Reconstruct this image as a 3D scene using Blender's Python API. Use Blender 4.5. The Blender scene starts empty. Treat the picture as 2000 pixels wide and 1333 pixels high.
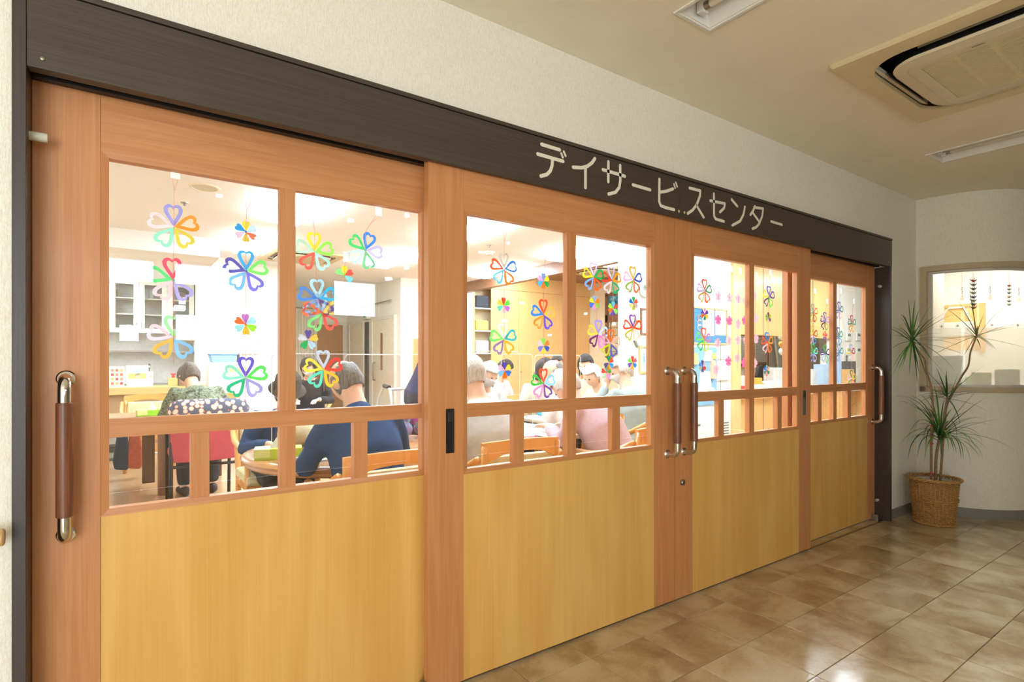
import bpy, bmesh, math, random
from mathutils import Vector, Matrix, Euler

random.seed(7)
SC = bpy.context.scene
COL = SC.collection
PI = math.pi

# ------------------------------------------------------------------ camera
FPX = 1090.0                      # focal length in pixels of the 2000 px wide frame
HORIZON = 707.0
EYE = 1.21
YAW = math.atan(1537.0 / FPX)     # angle between the view axis and the door wall
SA, CA = math.sin(YAW), math.cos(YAW)
cam_data = bpy.data.cameras.new('camera')
cam = bpy.data.objects.new('camera', cam_data)
COL.objects.link(cam)
cam.location = (0, 0, EYE)
cam.rotation_euler = (PI / 2, 0, YAW - PI / 2)
cam_data.sensor_width = 36.0
cam_data.lens = FPX / 2000.0 * 36.0
cam_data.shift_y = (HORIZON - 666.5) / 2000.0
cam_data.clip_start = 0.02
cam_data.clip_end = 200
SC.camera = cam

# ------------------------------------------------------------------ world, exposure
SKY_STRENGTH = 12.4
world = bpy.data.worlds.new('world')
SC.world = world
world.use_nodes = True
wn = world.node_tree
wn.nodes['Background'].inputs[0].default_value = (0.81, 0.905, 0.98, 1)
wn.nodes['Background'].inputs[1].default_value = SKY_STRENGTH
SC.view_settings.view_transform = 'Standard'
SC.view_settings.look = 'None'
SC.view_settings.gamma = 1.0
SC.view_settings.use_curve_mapping = False
SC.view_settings.exposure = 0.07
SC.cycles.use_denoising = True
SC.cycles.max_bounces = 8
SC.cycles.diffuse_bounces = 4
SC.cycles.adaptive_threshold = 0.02
SC.cycles.transparent_max_bounces = 32
SC.cycles.sample_clamp_indirect = 6.0

FIXTURE_STRENGTH = 52.0            # fluorescent fixtures of the day room
OFFICE_STRENGTH = 30.0             # fixture of the office behind the curved window


# ------------------------------------------------------------------ pixel helpers
def ray(x):
    X = (x - 1000.0) / FPX
    return X * SA + CA, -X * CA + SA


def on_y(x, y, Y):
    """point of the plane Y seen at pixel x, y"""
    u, n = ray(x)
    t = Y / n
    return Vector((u * t, Y, EYE - t * (y - HORIZON) / FPX))


def on_x(x, y, X):
    u, n = ray(x)
    t = X / u
    return Vector((X, n * t, EYE - t * (y - HORIZON) / FPX))


def on_z(x, y, z):
    u, n = ray(x)
    t = (EYE - z) * FPX / (y - HORIZON)
    return Vector((u * t, n * t, z))


def at_depth(x, y, t):
    u, n = ray(x)
    return Vector((u * t, n * t, EYE - t * (y - HORIZON) / FPX))


# ------------------------------------------------------------------ colour and materials
def lin(c):
    out = []
    for v in c[:3]:
        v = v / 255.0
        out.append(v / 12.92 if v <= 0.04045 else ((v + 0.055) / 1.055) ** 2.4)
    return (out[0], out[1], out[2], 1.0)


MATS = {}


def new_mat(name):
    m = bpy.data.materials.new(name)
    m.use_nodes = True
    nt = m.node_tree
    for n in list(nt.nodes):
        nt.nodes.remove(n)
    out = nt.nodes.new('ShaderNodeOutputMaterial')
    return m, nt, out


def N(nt, kind, **kw):
    n = nt.nodes.new(kind)
    for k, v in kw.items():
        setattr(n, k, v)
    return n


def bsdf(nt, out, rough=0.5, metallic=0.0, spec=0.5, coat=0.0):
    b = N(nt, 'ShaderNodeBsdfPrincipled')
    b.inputs['Roughness'].default_value = rough
    b.inputs['Metallic'].default_value = metallic
    b.inputs['Specular IOR Level'].default_value = spec
    b.inputs['Coat Weight'].default_value = coat
    b.inputs['Coat Roughness'].default_value = 0.15
    nt.links.new(b.outputs[0], out.inputs[0])
    return b


def coords(nt, scale=(1, 1, 1), kind='Object'):
    tc = N(nt, 'ShaderNodeTexCoord')
    mp = N(nt, 'ShaderNodeMapping')
    mp.inputs['Scale'].default_value = scale
    nt.links.new(tc.outputs[kind], mp.inputs[0])
    return mp


def noise(nt, vec, scale, detail=4, rough=0.6, dist=0.0):
    n = N(nt, 'ShaderNodeTexNoise')
    n.inputs['Scale'].default_value = scale
    n.inputs['Detail'].default_value = detail
    n.inputs['Roughness'].default_value = rough
    n.inputs['Distortion'].default_value = dist
    nt.links.new(vec.outputs[0], n.inputs['Vector'])
    return n


def ramp(nt, fac, stops):
    r = N(nt, 'ShaderNodeValToRGB')
    el = r.color_ramp.elements
    el[0].position, el[0].color = stops[0][0], stops[0][1]
    el[1].position, el[1].color = stops[-1][0], stops[-1][1]
    for p, c in stops[1:-1]:
        e = el.new(p)
        e.color = c
    nt.links.new(fac, r.inputs[0])
    return r


def bump(nt, b, height, strength=0.2, dist=0.002):
    bp = N(nt, 'ShaderNodeBump')
    bp.inputs['Strength'].default_value = strength
    bp.inputs['Distance'].default_value = dist
    nt.links.new(height, bp.inputs['Height'])
    nt.links.new(bp.outputs[0], b.inputs['Normal'])


def plain(name, c, rough=0.5, metallic=0.0, spec=0.5, coat=0.0, var=0.06, scale=18.0):
    """a nearly even colour with slight procedural mottling"""
    if name in MATS:
        return MATS[name]
    m, nt, out = new_mat(name)
    b = bsdf(nt, out, rough, metallic, spec, coat)
    mp = coords(nt)
    n = noise(nt, mp, scale, 3)
    L = lin(c)
    lo = tuple(v * (1 - var) for v in L[:3]) + (1,)
    hi = tuple(min(1, v * (1 + var)) for v in L[:3]) + (1,)
    r = ramp(nt, n.outputs['Fac'], [(0.3, lo), (0.7, hi)])
    nt.links.new(r.outputs[0], b.inputs['Base Color'])
    MATS[name] = m
    return m


def wood(name, light, dark, axis='z', scale=1.0, rough=0.42, contrast=1.0, coat=0.12, flame=False):
    if name in MATS:
        return MATS[name]
    m, nt, out = new_mat(name)
    b = bsdf(nt, out, rough, coat=coat)
    s = {'x': (1.0, 22, 22), 'y': (22, 1.0, 22), 'z': (22, 22, 1.0)}[axis]
    mp = coords(nt, tuple(v * scale for v in s))
    n1 = noise(nt, mp, 2.2, 7, 0.62, 0.6)
    mp2 = coords(nt, tuple(v * scale * 6 if v > 2 else v * scale * 1.5 for v in s))
    n2 = noise(nt, mp2, 3.0, 3, 0.5)
    mx = N(nt, 'ShaderNodeMix', data_type='FLOAT')
    mx.inputs[0].default_value = 0.35
    nt.links.new(n1.outputs['Fac'], mx.inputs[2])
    nt.links.new(n2.outputs['Fac'], mx.inputs[3])
    fac = mx.outputs[0]
    if flame:
        s3 = {'x': (0.35, 2.6, 2.6), 'y': (2.6, .35, 2.6), 'z': (2.6, 2.6, 0.35)}[axis]
        mp3 = coords(nt, s3)
        n3 = noise(nt, mp3, 1.6, 2, 0.4, 0.3)
        ml = N(nt, 'ShaderNodeMath', operation='MULTIPLY')
        ml.inputs[1].default_value = 26.0
        nt.links.new(n3.outputs['Fac'], ml.inputs[0])
        sn = N(nt, 'ShaderNodeMath', operation='SINE')
        nt.links.new(ml.outputs[0], sn.inputs[0])
        ma = N(nt, 'ShaderNodeMath', operation='MULTIPLY_ADD')
        ma.inputs[1].default_value = 0.12
        nt.links.new(sn.outputs[0], ma.inputs[0])
        nt.links.new(fac, ma.inputs[2])
        fac = ma.outputs[0]
    mid = tuple((a + c) / 2 for a, c in zip(lin(light), lin(dark)))
    w = 0.2 / contrast
    r = ramp(nt, fac, [(0.5 - w, lin(dark)), (0.5, mid), (0.5 + w, lin(light))])
    nt.links.new(r.outputs[0], b.inputs['Base Color'])
    bump(nt, b, fac, 0.12, 0.001)
    MATS[name] = m
    return m


def glass(name, tint=(1, 1, 1), base=0.055, gain=0.9):
    """clear sheet: what lies behind shows, the surface mirrors more towards grazing angles"""
    if name in MATS:
        return MATS[name]
    m, nt, out = new_mat(name)
    tr = N(nt, 'ShaderNodeBsdfTransparent')
    tr.inputs[0].default_value = (*tint, 1)
    gl = N(nt, 'ShaderNodeBsdfGlossy')
    gl.inputs['Roughness'].default_value = 0.0
    lw = N(nt, 'ShaderNodeLayerWeight')
    lw.inputs[0].default_value = 0.5
    pw = N(nt, 'ShaderNodeMath', operation='POWER')
    pw.inputs[1].default_value = 5.0
    nt.links.new(lw.outputs['Facing'], pw.inputs[0])
    ma = N(nt, 'ShaderNodeMath', operation='MULTIPLY_ADD')
    ma.inputs[1].default_value = gain
    ma.inputs[2].default_value = base
    nt.links.new(pw.outputs[0], ma.inputs[0])
    mix = N(nt, 'ShaderNodeMixShader')
    nt.links.new(ma.outputs[0], mix.inputs[0])
    nt.links.new(tr.outputs[0], mix.inputs[1])
    nt.links.new(gl.outputs[0], mix.inputs[2])
    nt.links.new(mix.outputs[0], out.inputs[0])
    MATS[name] = m
    return m


def emit(name, c, strength):
    if name in MATS:
        return MATS[name]
    m, nt, out = new_mat(name)
    e = N(nt, 'ShaderNodeEmission')
    e.inputs[0].default_value = lin(c)
    e.inputs[1].default_value = strength
    nt.links.new(e.outputs[0], out.inputs[0])
    MATS[name] = m
    return m


def paper(name, c=None, trans=0.35, var=0.03):
    """thin paper; without a colour it takes the colour set on the object"""
    if name in MATS:
        return MATS[name]
    m, nt, out = new_mat(name)
    d = N(nt, 'ShaderNodeBsdfDiffuse')
    t = N(nt, 'ShaderNodeBsdfTranslucent')
    mx = N(nt, 'ShaderNodeMixShader')
    mx.inputs[0].default_value = trans
    if c is None:
        oi = N(nt, 'ShaderNodeObjectInfo')
        src = oi.outputs['Color']
    else:
        mp = coords(nt)
        n = noise(nt, mp, 60, 3)
        L = lin(c)
        r = ramp(nt, n.outputs['Fac'], [(0.3, tuple(v * (1 - var) for v in L[:3]) + (1,)), (0.7, L)])
        src = r.outputs[0]
    nt.links.new(src, d.inputs[0])
    nt.links.new(src, t.inputs[0])
    nt.links.new(d.outputs[0], mx.inputs[1])
    nt.links.new(t.outputs[0], mx.inputs[2])
    nt.links.new(mx.outputs[0], out.inputs[0])
    MATS[name] = m
    return m


def cloth(name, c, c2=None, scale=90.0, rough=0.9, pattern=None):
    if name in MATS:
        return MATS[name]
    m, nt, out = new_mat(name)
    b = bsdf(nt, out, rough, spec=0.2)
    mp = coords(nt)
    n = noise(nt, mp, scale, 3)
    L = lin(c)
    if pattern == 'floral':
        vo = N(nt, 'ShaderNodeTexVoronoi')
        vo.inputs['Scale'].default_value = 26
        nt.links.new(mp.outputs[0], vo.inputs['Vector'])
        r = ramp(nt, vo.outputs['Distance'], [(0.0, lin((250, 246, 236))), (0.34, lin((252, 220, 190))),
                                              (0.45, lin((228, 128, 92))), (0.5, lin(c)), (1.0, lin(c2))])
        r.color_ramp.interpolation = 'CONSTANT'
    elif pattern == 'mottle':
        n.inputs['Scale'].default_value = scale
        r = ramp(nt, n.outputs['Fac'], [(0.40, L), (0.47, lin(c2)), (0.53, L), (0.60, lin(c2))])
    else:
        lo = tuple(v * 0.86 for v in L[:3]) + (1,)
        r = ramp(nt, n.outputs['Fac'], [(0.35, lo), (0.65, L if c2 is None else lin(c2))])
    nt.links.new(r.outputs[0], b.inputs['Base Color'])
    bump(nt, b, n.outputs['Fac'], 0.25, 0.003)
    MATS[name] = m
    return m


# ------------------------------------------------------------------ mesh helpers
class MB:
    """collects shapes for one mesh object"""

    def __init__(self):
        self.v, self.f = [], []

    def add(self, vs, fs):
        o = len(self.v)
        self.v += [tuple(p) for p in vs]
        self.f += [tuple(i + o for i in f) for f in fs]
        return self

    def box(self, x0, x1, y0, y1, z0, z1):
        vs = [(x0, y0, z0), (x1, y0, z0), (x1, y1, z0), (x0, y1, z0),
              (x0, y0, z1), (x1, y0, z1), (x1, y1, z1), (x0, y1, z1)]
        fs = [(0, 3, 2, 1), (4, 5, 6, 7), (0, 1, 5, 4), (1, 2, 6, 5), (2, 3, 7, 6), (3, 0, 4, 7)]
        return self.add(vs, fs)

    def obox(self, c, size, rot=(0, 0, 0)):
        M = Euler(rot).to_matrix()
        sx, sy, sz = (s / 2 for s in size)
        vs = [M @ Vector((a * sx, b * sy, d * sz)) + Vector(c) for d in (-1, 1) for a, b in ((-1, -1), (1, -1), (1, 1), (-1, 1))]
        fs = [(0, 3, 2, 1), (4, 5, 6, 7), (0, 1, 5, 4), (1, 2, 6, 5), (2, 3, 7, 6), (3, 0, 4, 7)]
        return self.add(vs, fs)

    def prism(self, poly, lo, hi, plane='xz'):
        """polygon extruded along the third axis"""
        def P(a, b, h):
            return {'xz': (a, h, b), 'xy': (a, b, h), 'yz': (h, a, b)}[plane]
        n = len(poly)
        vs = [P(a, b, lo) for a, b in poly] + [P(a, b, hi) for a, b in poly]
        fs = [tuple(range(n)), tuple(range(2 * n - 1, n - 1, -1))]
        fs += [(i, n + i, n + (i + 1) % n, (i + 1) % n) for i in range(n)]
        return self.add(vs, fs)

    def tube(self, path, r, n=10, closed=False):
        path = [Vector(p) for p in path]
        rs = r if isinstance(r, (list, tuple)) else [r] * len(path)
        vs, fs = [], []
        up = None
        m = len(path)
        for i, p in enumerate(path):
            a = path[i - 1] if (i > 0 or closed) else p
            b = path[(i + 1) % m] if (i < m - 1 or closed) else p
            d = (b - a).normalized()
            if up is None:
                up = d.orthogonal().normalized()
            up = (up - d * up.dot(d))
            up = up.normalized() if up.length > 1e-6 else d.orthogonal().normalized()
            s = d.cross(up)
            for k in range(n):
                t = 2 * PI * k / n
                vs.append(p + (up * math.cos(t) + s * math.sin(t)) * rs[i])
        for i in range(m if closed else m - 1):
            j = (i + 1) % m
            for k in range(n):
                fs.append((i * n + k, i * n + (k + 1) % n, j * n + (k + 1) % n, j * n + k))
        if not closed:
            fs.append(tuple(range(n - 1, -1, -1)))
            fs.append(tuple(range((m - 1) * n, m * n)))
        return self.add(vs, fs)

    def lathe(self, prof, n=24, c=(0, 0, 0), axis='z', sx=1.0, sy=1.0):
        vs, fs = [], []
        for r, z in prof:
            for k in range(n):
                t = 2 * PI * k / n
                a, b = r * math.cos(t) * sx, r * math.sin(t) * sy
                p = {'z': (a, b, z), 'y': (a, z, b), 'x': (z, a, b)}[axis]
                vs.append((p[0] + c[0], p[1] + c[1], p[2] + c[2]))
        m = len(prof)
        for i in range(m - 1):
            for k in range(n):
                fs.append((i * n + k, i * n + (k + 1) % n, (i + 1) * n + (k + 1) % n, (i + 1) * n + k))
        if prof[0][0] > 1e-5:
            fs.append(tuple(range(n - 1, -1, -1)))
        if prof[-1][0] > 1e-5:
            fs.append(tuple(range((m - 1) * n, m * n)))
        return self.add(vs, fs)

    def ball(self, c, r, nu=12, nv=8, M=None):
        rx, ry, rz = r if isinstance(r, (list, tuple)) else (r, r, r)
        vs, fs = [], []
        for j in range(nv + 1):
            ph = PI * j / nv
            for k in range(nu):
                t = 2 * PI * k / nu
                p = Vector((rx * math.sin(ph) * math.cos(t), ry * math.sin(ph) * math.sin(t), rz * math.cos(ph)))
                if M:
                    p = M @ p
                vs.append(p + Vector(c))
        for j in range(nv):
            for k in range(nu):
                fs.append((j * nu + k, (j + 1) * nu + k, (j + 1) * nu + (k + 1) % nu, j * nu + (k + 1) % nu))
        return self.add(vs, fs)

    def strip(self, pts, w, y, thick=0.0006):
        """flat brush stroke with round ends in the plane y"""
        h = w / 2
        for (a, b) in zip(pts[:-1], pts[1:]):
            d = Vector((b[0] - a[0], b[1] - a[1]))
            if d.length < 1e-6:
                continue
            d.normalize()
            nx, nz = -d.y * h, d.x * h
            self.prism([(a[0] + nx, a[1] + nz), (a[0] - nx, a[1] - nz), (b[0] - nx, b[1] - nz), (b[0] + nx, b[1] + nz)], y - thick, y)
        for p in pts:
            self.prism([(p[0] + h * math.cos(k * PI / 6), p[1] + h * math.sin(k * PI / 6)) for k in range(12)], y - thick * 1.02, y)
        return self

    def mesh(self, name):
        me = bpy.data.meshes.new(name)
        me.from_pydata(self.v, [], self.f)
        bm = bmesh.new()
        bm.from_mesh(me)
        bmesh.ops.remove_doubles(bm, verts=bm.verts, dist=1e-6)
        bmesh.ops.recalc_face_normals(bm, faces=bm.faces)
        bm.to_mesh(me)
        bm.free()
        return me

    def build(self, name, mat, parent=None, smooth=None, bevel=0.0, local=False):
        return put(name, self.mesh(name), mat, parent, smooth, bevel, local)


def wpos(o):
    p = Vector((0, 0, 0))
    while o is not None:
        p = p + o.location
        o = o.parent
    return p


def put(name, me, mat, parent=None, smooth=None, bevel=0.0, local=False):
    o = bpy.data.objects.new(name, me)
    COL.objects.link(o)
    if mat is not None and len(me.materials) == 0:
        me.materials.append(mat)
    if smooth:
        me.polygons.foreach_set('use_smooth', [True] * len(me.polygons))
        if smooth is not True:
            me.set_sharp_from_angle(angle=smooth)
    if bevel:
        md = o.modifiers.new('bevel', 'BEVEL')
        md.width = bevel
        md.segments = 2
        md.limit_method = 'ANGLE'
    if parent is not None:
        o.parent = parent
        if not local:
            o.location = -wpos(parent)
    return o


def root(name, label, cat, loc=(0, 0, 0), rz=0.0, group=None):
    o = bpy.data.objects.new(name, None)
    COL.objects.link(o)
    o.empty_display_size = 0.1
    o.location = loc
    o.rotation_euler = (0, 0, rz)
    return tag(o, label, cat, group)


def tag(o, label=None, cat=None, group=None, kind=None):
    if label:
        o['label'] = label
    if cat:
        o['category'] = cat
    if group:
        o['group'] = group
    if kind:
        o['kind'] = kind
    return o


def struct(o, label=None, cat=None):
    return tag(o, label, cat, kind='structure')


def copy_tree(o, parent=None):
    c = o.copy()
    COL.objects.link(c)
    c.parent = parent
    for ch in o.children:
        copy_tree(ch, c)
    return c


def text_mesh(body, size):
    cu = bpy.data.curves.new('lettering', 'FONT')
    cu.body = body
    cu.size = size
    cu.align_x = 'CENTER'
    cu.align_y = 'CENTER'
    cu.extrude = 0.0003
    o = bpy.data.objects.new('lettering', cu)
    COL.objects.link(o)
    dg = bpy.context.evaluated_depsgraph_get()
    me = bpy.data.meshes.new_from_object(o.evaluated_get(dg))
    bpy.data.objects.remove(o)
    return me
# ------------------------------------------------------------------ daylight openings of the entrance side (behind the camera)
Y_BACK = -2.5
DAY_OPENINGS = [  # x0, x1, z0, z1
    (-2.75, -0.80, 0.15, 2.25),
    (-0.55, 0.316, 1.95, 2.20),
    (0.446, 0.976, 1.95, 2.20),
    (2.00, 2.55, 1.72, 2.16),
    (0.00, 0.20, 1.38, 1.58),  # this and the next: added openings, stand in for sunlit patches mirrored in the glass
    (0.45, 0.80, 1.40, 1.70),
]
for i, (x0, x1, z0, z1) in enumerate(DAY_OPENINGS[:4]):
    ld = bpy.data.lights.new('sky_portal', 'AREA')
    ld.shape = 'RECTANGLE'
    ld.size, ld.size_y = x1 - x0, z1 - z0
    ld.cycles.is_portal = True
    lo = bpy.data.objects.new('sky_portal', ld)
    COL.objects.link(lo)
    lo.location = ((x0 + x1) / 2, Y_BACK - 0.13, (z0 + z1) / 2)
    lo.rotation_euler = (PI / 2, 0, 0)

# ------------------------------------------------------------------ shared materials
def wallpaper(name, c, c2):
    m, nt, out = new_mat(name)
    b = bsdf(nt, out, 0.85, spec=0.25)
    mp = coords(nt, (150, 150, 12))
    n = noise(nt, mp, 2.0, 5, 0.65)
    mp2 = coords(nt, (420, 420, 90))
    n2 = noise(nt, mp2, 1.5, 2)
    ad = N(nt, 'ShaderNodeMath', operation='ADD')
    nt.links.new(n.outputs['Fac'], ad.inputs[0])
    nt.links.new(n2.outputs['Fac'], ad.inputs[1])
    hf = N(nt, 'ShaderNodeMath', operation='MULTIPLY')
    hf.inputs[1].default_value = 0.5
    nt.links.new(ad.outputs[0], hf.inputs[0])
    r = ramp(nt, hf.outputs[0], [(0.38, lin(c2)), (0.56, lin(c))])
    nt.links.new(r.outputs[0], b.inputs['Base Color'])
    bump(nt, b, hf.outputs[0], 0.5, 0.002)
    return m


def brushed_brown(name, c, c2, axis='x'):
    m, nt, out = new_mat(name)
    b = bsdf(nt, out, 0.38, spec=0.45)
    mp = coords(nt, {'x': (1.2, 120, 120), 'z': (120, 120, 1.2)}[axis])
    n = noise(nt, mp, 2.0, 4, 0.6)
    r = ramp(nt, n.outputs['Fac'], [(0.3, lin(c)), (0.75, lin(c2))])
    nt.links.new(r.outputs[0], b.inputs['Base Color'])
    r2 = ramp(nt, n.outputs['Fac'], [(0.3, (0.30, 0.30, 0.30, 1)), (0.7, (0.46, 0.46, 0.46, 1))])
    nt.links.new(r2.outputs[0], b.inputs['Roughness'])
    return m


def floor_tile_mat():
    m, nt, out = new_mat('stone_look_tile')
    b = bsdf(nt, out, 0.2, spec=0.5)
    oi = N(nt, 'ShaderNodeObjectInfo')
    tc = N(nt, 'ShaderNodeTexCoord')
    geo = N(nt, 'ShaderNodeNewGeometry')
    off = N(nt, 'ShaderNodeVectorMath', operation='SCALE')
    off.inputs[0].default_value = (31.0, 17.0, 5.0)
    nt.links.new(oi.outputs['Random'], off.inputs['Scale'])
    ad = N(nt, 'ShaderNodeVectorMath', operation='ADD')
    nt.links.new(geo.outputs['Position'], ad.inputs[0])
    nt.links.new(off.outputs[0], ad.inputs[1])
    n = noise(nt, ad, 4.2, 5, 0.55, 0.5)
    n2 = noise(nt, ad, 60, 4, 0.7)
    mx = N(nt, 'ShaderNodeMix', data_type='FLOAT')
    mx.inputs[0].default_value = 0.16
    nt.links.new(n.outputs['Fac'], mx.inputs[2])
    nt.links.new(n2.outputs['Fac'], mx.inputs[3])
    r = ramp(nt, mx.outputs[0], [(0.30, lin((152, 124, 88))), (0.46, lin((182, 158, 120))), (0.56, lin((198, 178, 142))), (0.72, lin((212, 196, 162)))])
    nt.links.new(r.outputs[0], b.inputs['Base Color'])
    r2 = ramp(nt, n.outputs['Fac'], [(0.3, (0.08, 0.08, 0.08, 1)), (0.7, (0.19, 0.19, 0.19, 1))])
    nt.links.new(r2.outputs[0], b.inputs['Roughness'])
    n3 = noise(nt, ad, 22, 3, 0.5)
    bump(nt, b, n3.outputs['Fac'], 0.12, 0.004)
    return m


M_WALL = wallpaper('vertical_grain_wallpaper', (245, 240, 226), (228, 220, 200))
M_CEIL = plain('painted_ceiling_board', (248, 238, 216), 0.9, var=0.02, scale=5)
M_BROWN = brushed_brown('dark_brown_metal', (62, 52, 44), (80, 70, 62), 'x')
M_BROWN_V = brushed_brown('dark_brown_metal_upright', (58, 49, 44), (70, 61, 56), 'z')
M_TRACK = plain('black_track', (22, 19, 17), 0.5)
M_WOOD_V = wood('cedar_upright', (216, 152, 98), (190, 120, 70), 'z', 1.0)
M_WOOD_H = wood('cedar_level', (216, 152, 98), (190, 120, 70), 'x', 1.0)
M_PANEL = wood('pale_plywood', (238, 192, 110), (218, 160, 76), 'z', 0.5, contrast=0.62, flame=True, rough=0.36)
M_GLASS = glass('door_glass')
M_CHROME = plain('chrome', (215, 213, 210), 0.08, 1.0, var=0.02)
M_STEEL = plain('satin_steel', (165, 160, 152), 0.35, 1.0, var=0.04)
M_GRIP = wood('brown_wood_grip', (150, 92, 58), (84, 44, 24), 'z', 1.6, rough=0.4, contrast=1.2)
M_BLACK = plain('black_plastic', (18, 18, 20), 0.45)
M_GREYP = plain('grey_plastic', (96, 94, 90), 0.5)
M_RUBBER = plain('beige_rubber', (206, 200, 180), 0.7)
M_BASE = plain('grey_vinyl_skirting', (138, 132, 124), 0.55)
M_LETTER = plain('cream_lettering', (236, 230, 208), 0.6, var=0.02)
M_GROUT = plain('tile_joint', (112, 92, 68), 0.8)
M_TILE = floor_tile_mat()
M_WHITEMETAL = plain('white_enamel', (232, 230, 222), 0.4, var=0.02)
M_DAYWALL = plain('day_room_wall', (240, 236, 224), 0.9, var=0.02)
M_DAYCEIL = plain('day_room_ceiling', (252, 251, 246), 0.9, var=0.015)
M_ALU = plain('window_aluminium', (150, 146, 138), 0.4, 0.7)

Z_CEIL = 2.529
Z_DAY = 2.70
Y_WALL = 1.81
X_L, X_R = -0.205, 4.80         # ends of the door opening with its frame
Z_BEAM0, Z_BEAM1 = 1.93, 2.142


def slab(mb, a0, a1, b0, b1, holes, lo, hi, plane):
    """plate with rectangular holes, made of boxes; plane 'xy' (level) or 'xz' (upright) or 'yz'"""
    As = sorted({a0, a1, *[h[0] for h in holes], *[h[1] for h in holes]})
    Bs = sorted({b0, b1, *[h[2] for h in holes], *[h[3] for h in holes]})
    As = [a for a in As if a0 <= a <= a1]
    Bs = [b for b in Bs if b0 <= b <= b1]
    for p, q in zip(As[:-1], As[1:]):
        for r, s in zip(Bs[:-1], Bs[1:]):
            ca, cb = (p + q) / 2, (r + s) / 2
            if any(h[0] < ca < h[1] and h[2] < cb < h[3] for h in holes):
                continue
            if plane == 'xy':
                mb.box(p, q, r, s, lo, hi)
            elif plane == 'xz':
                mb.box(p, q, lo, hi, r, s)
            else:
                mb.box(lo, hi, p, q, r, s)
    return mb


# door wall with its opening
mb = MB()
slab(mb, -3.12, 5.337, -0.02, 2.9, [(X_L + 0.005, X_R - 0.01, -0.02, Z_BEAM1 - 0.01)], Y_WALL, 1.96, 'xz')
struct(mb.build('wall_front', M_WALL), 'cream wallpapered wall above and beside the four wooden sliding doors', 'wall')

# curved wall with the office window
ARC_C, ARC_R = (5.888, 1.72), 0.551
arc = [(ARC_C[0] + ARC_R * math.cos(PI + k * PI / 96), ARC_C[1] + ARC_R * math.sin(PI + k * PI / 96)) for k in range(49)]
path_win = [(5.337, 1.783)] + arc + [(6.7, 1.169)]
path_all = [(5.337, 1.809)] + path_win + [(9.0, 1.169)]


def off_path(path, d):
    """path shifted to its left by d (into the office)"""
    out = []
    for i, p in enumerate(path):
        a = Vector(path[max(i - 1, 0)])
        b = Vector(path[min(i + 1, len(path) - 1)])
        t = (b - a).normalized()
        out.append((p[0] - t.y * d, p[1] + t.x * d))
    return out


def ribbon(mb, path, d0, d1, z0, z1):
    A, B = off_path(path, d0), off_path(path, d1)
    n = len(path)
    vs = [(*p, z0) for p in A] + [(*p, z1) for p in A] + [(*p, z0) for p in B] + [(*p, z1) for p in B]
    fs = []
    for i in range(n - 1):
        fs += [(i, i + 1, n + i + 1, n + i), (2 * n + i + 1, 2 * n + i, 3 * n + i, 3 * n + i + 1),
               (n + i, n + i + 1, 3 * n + i + 1, 3 * n + i), (i + 1, i, 2 * n + i, 2 * n + i + 1)]
    fs += [(0, n, 3 * n, 2 * n), (n - 1, 3 * n - 1, 4 * n - 1, 2 * n - 1)]
    return mb.add(vs, fs)


mb = MB()
WZ0, WZ1 = 0.97, 1.977
ribbon(mb, [path_all[0], path_all[1]], 0, 0.10, 0, Z_CEIL + 0.2)
ribbon(mb, path_win, 0, 0.10, 0, WZ0)
ribbon(mb, path_win, 0, 0.10, WZ1, Z_CEIL + 0.2)
ribbon(mb, [path_win[-1], path_all[-1]], 0, 0.10, 0, Z_CEIL + 0.2)
struct(mb.build('wall_right', M_WALL, smooth=0.6), 'cream wallpapered wall that curves away beside the potted plant', 'wall')

w1 = root('window_1', 'curved office window with beige frame behind the potted plant', 'window', (5.337, 1.783, WZ0))
struct(w1)
M_WFRAME = plain('beige_window_frame', (196, 176, 146), 0.55, var=0.03)
mb = MB()
ribbon(mb, path_win, -0.012, 0.105, WZ1 - 0.042, WZ1)
ribbon(mb, path_win, -0.012, 0.105, WZ0, WZ0 + 0.042)
mb.box(5.325, 5.442, 1.738, 1.783, WZ0, WZ1)
mb.build('frame', M_WFRAME, w1, smooth=0.5)
mb = MB()
ribbon(mb, path_win[1:], 0.03, 0.06, WZ1 - 0.06, WZ1 - 0.042)
ribbon(mb, path_win[1:], 0.03, 0.06, WZ0 + 0.042, WZ0 + 0.06)
mb.box(5.367, 5.397, 1.715, 1.738, WZ0 + 0.042, WZ1 - 0.042)
mb.build('sash', plain('pale_sash', (214, 208, 196), 0.45), w1, smooth=0.5)
mb = MB()
ribbon(mb, path_win[1:], 0.043, 0.047, WZ0 + 0.06, WZ1 - 0.06)
mb.build('pane', glass('office_glass', (1, 1, 1), 0.012, 0.5), w1, smooth=0.6)


def film_mat():
    m, nt, out = new_mat('frosted_film')
    d = N(nt, 'ShaderNodeBsdfTranslucent')
    d.inputs[0].default_value = lin((246, 244, 236))
    g = N(nt, 'ShaderNodeBsdfDiffuse')
    g.inputs[0].default_value = lin((240, 238, 228))
    t = N(nt, 'ShaderNodeBsdfTransparent')
    mp = coords(nt)
    n = noise(nt, mp, 160, 2)
    r = ramp(nt, n.outputs['Fac'], [(0.3, (0.30, 0.30, 0.30, 1)), (0.7, (0.33, 0.33, 0.33, 1))])
    a = N(nt, 'ShaderNodeMixShader')
    a.inputs[0].default_value = 0.2
    nt.links.new(d.outputs[0], a.inputs[1])
    nt.links.new(g.outputs[0], a.inputs[2])
    b = N(nt, 'ShaderNodeMixShader')
    nt.links.new(r.outputs[0], b.inputs[0])
    nt.links.new(t.outputs[0], b.inputs[1])
    nt.links.new(a.outputs[0], b.inputs[2])
    nt.links.new(b.outputs[0], out.inputs[0])
    return m


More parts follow.
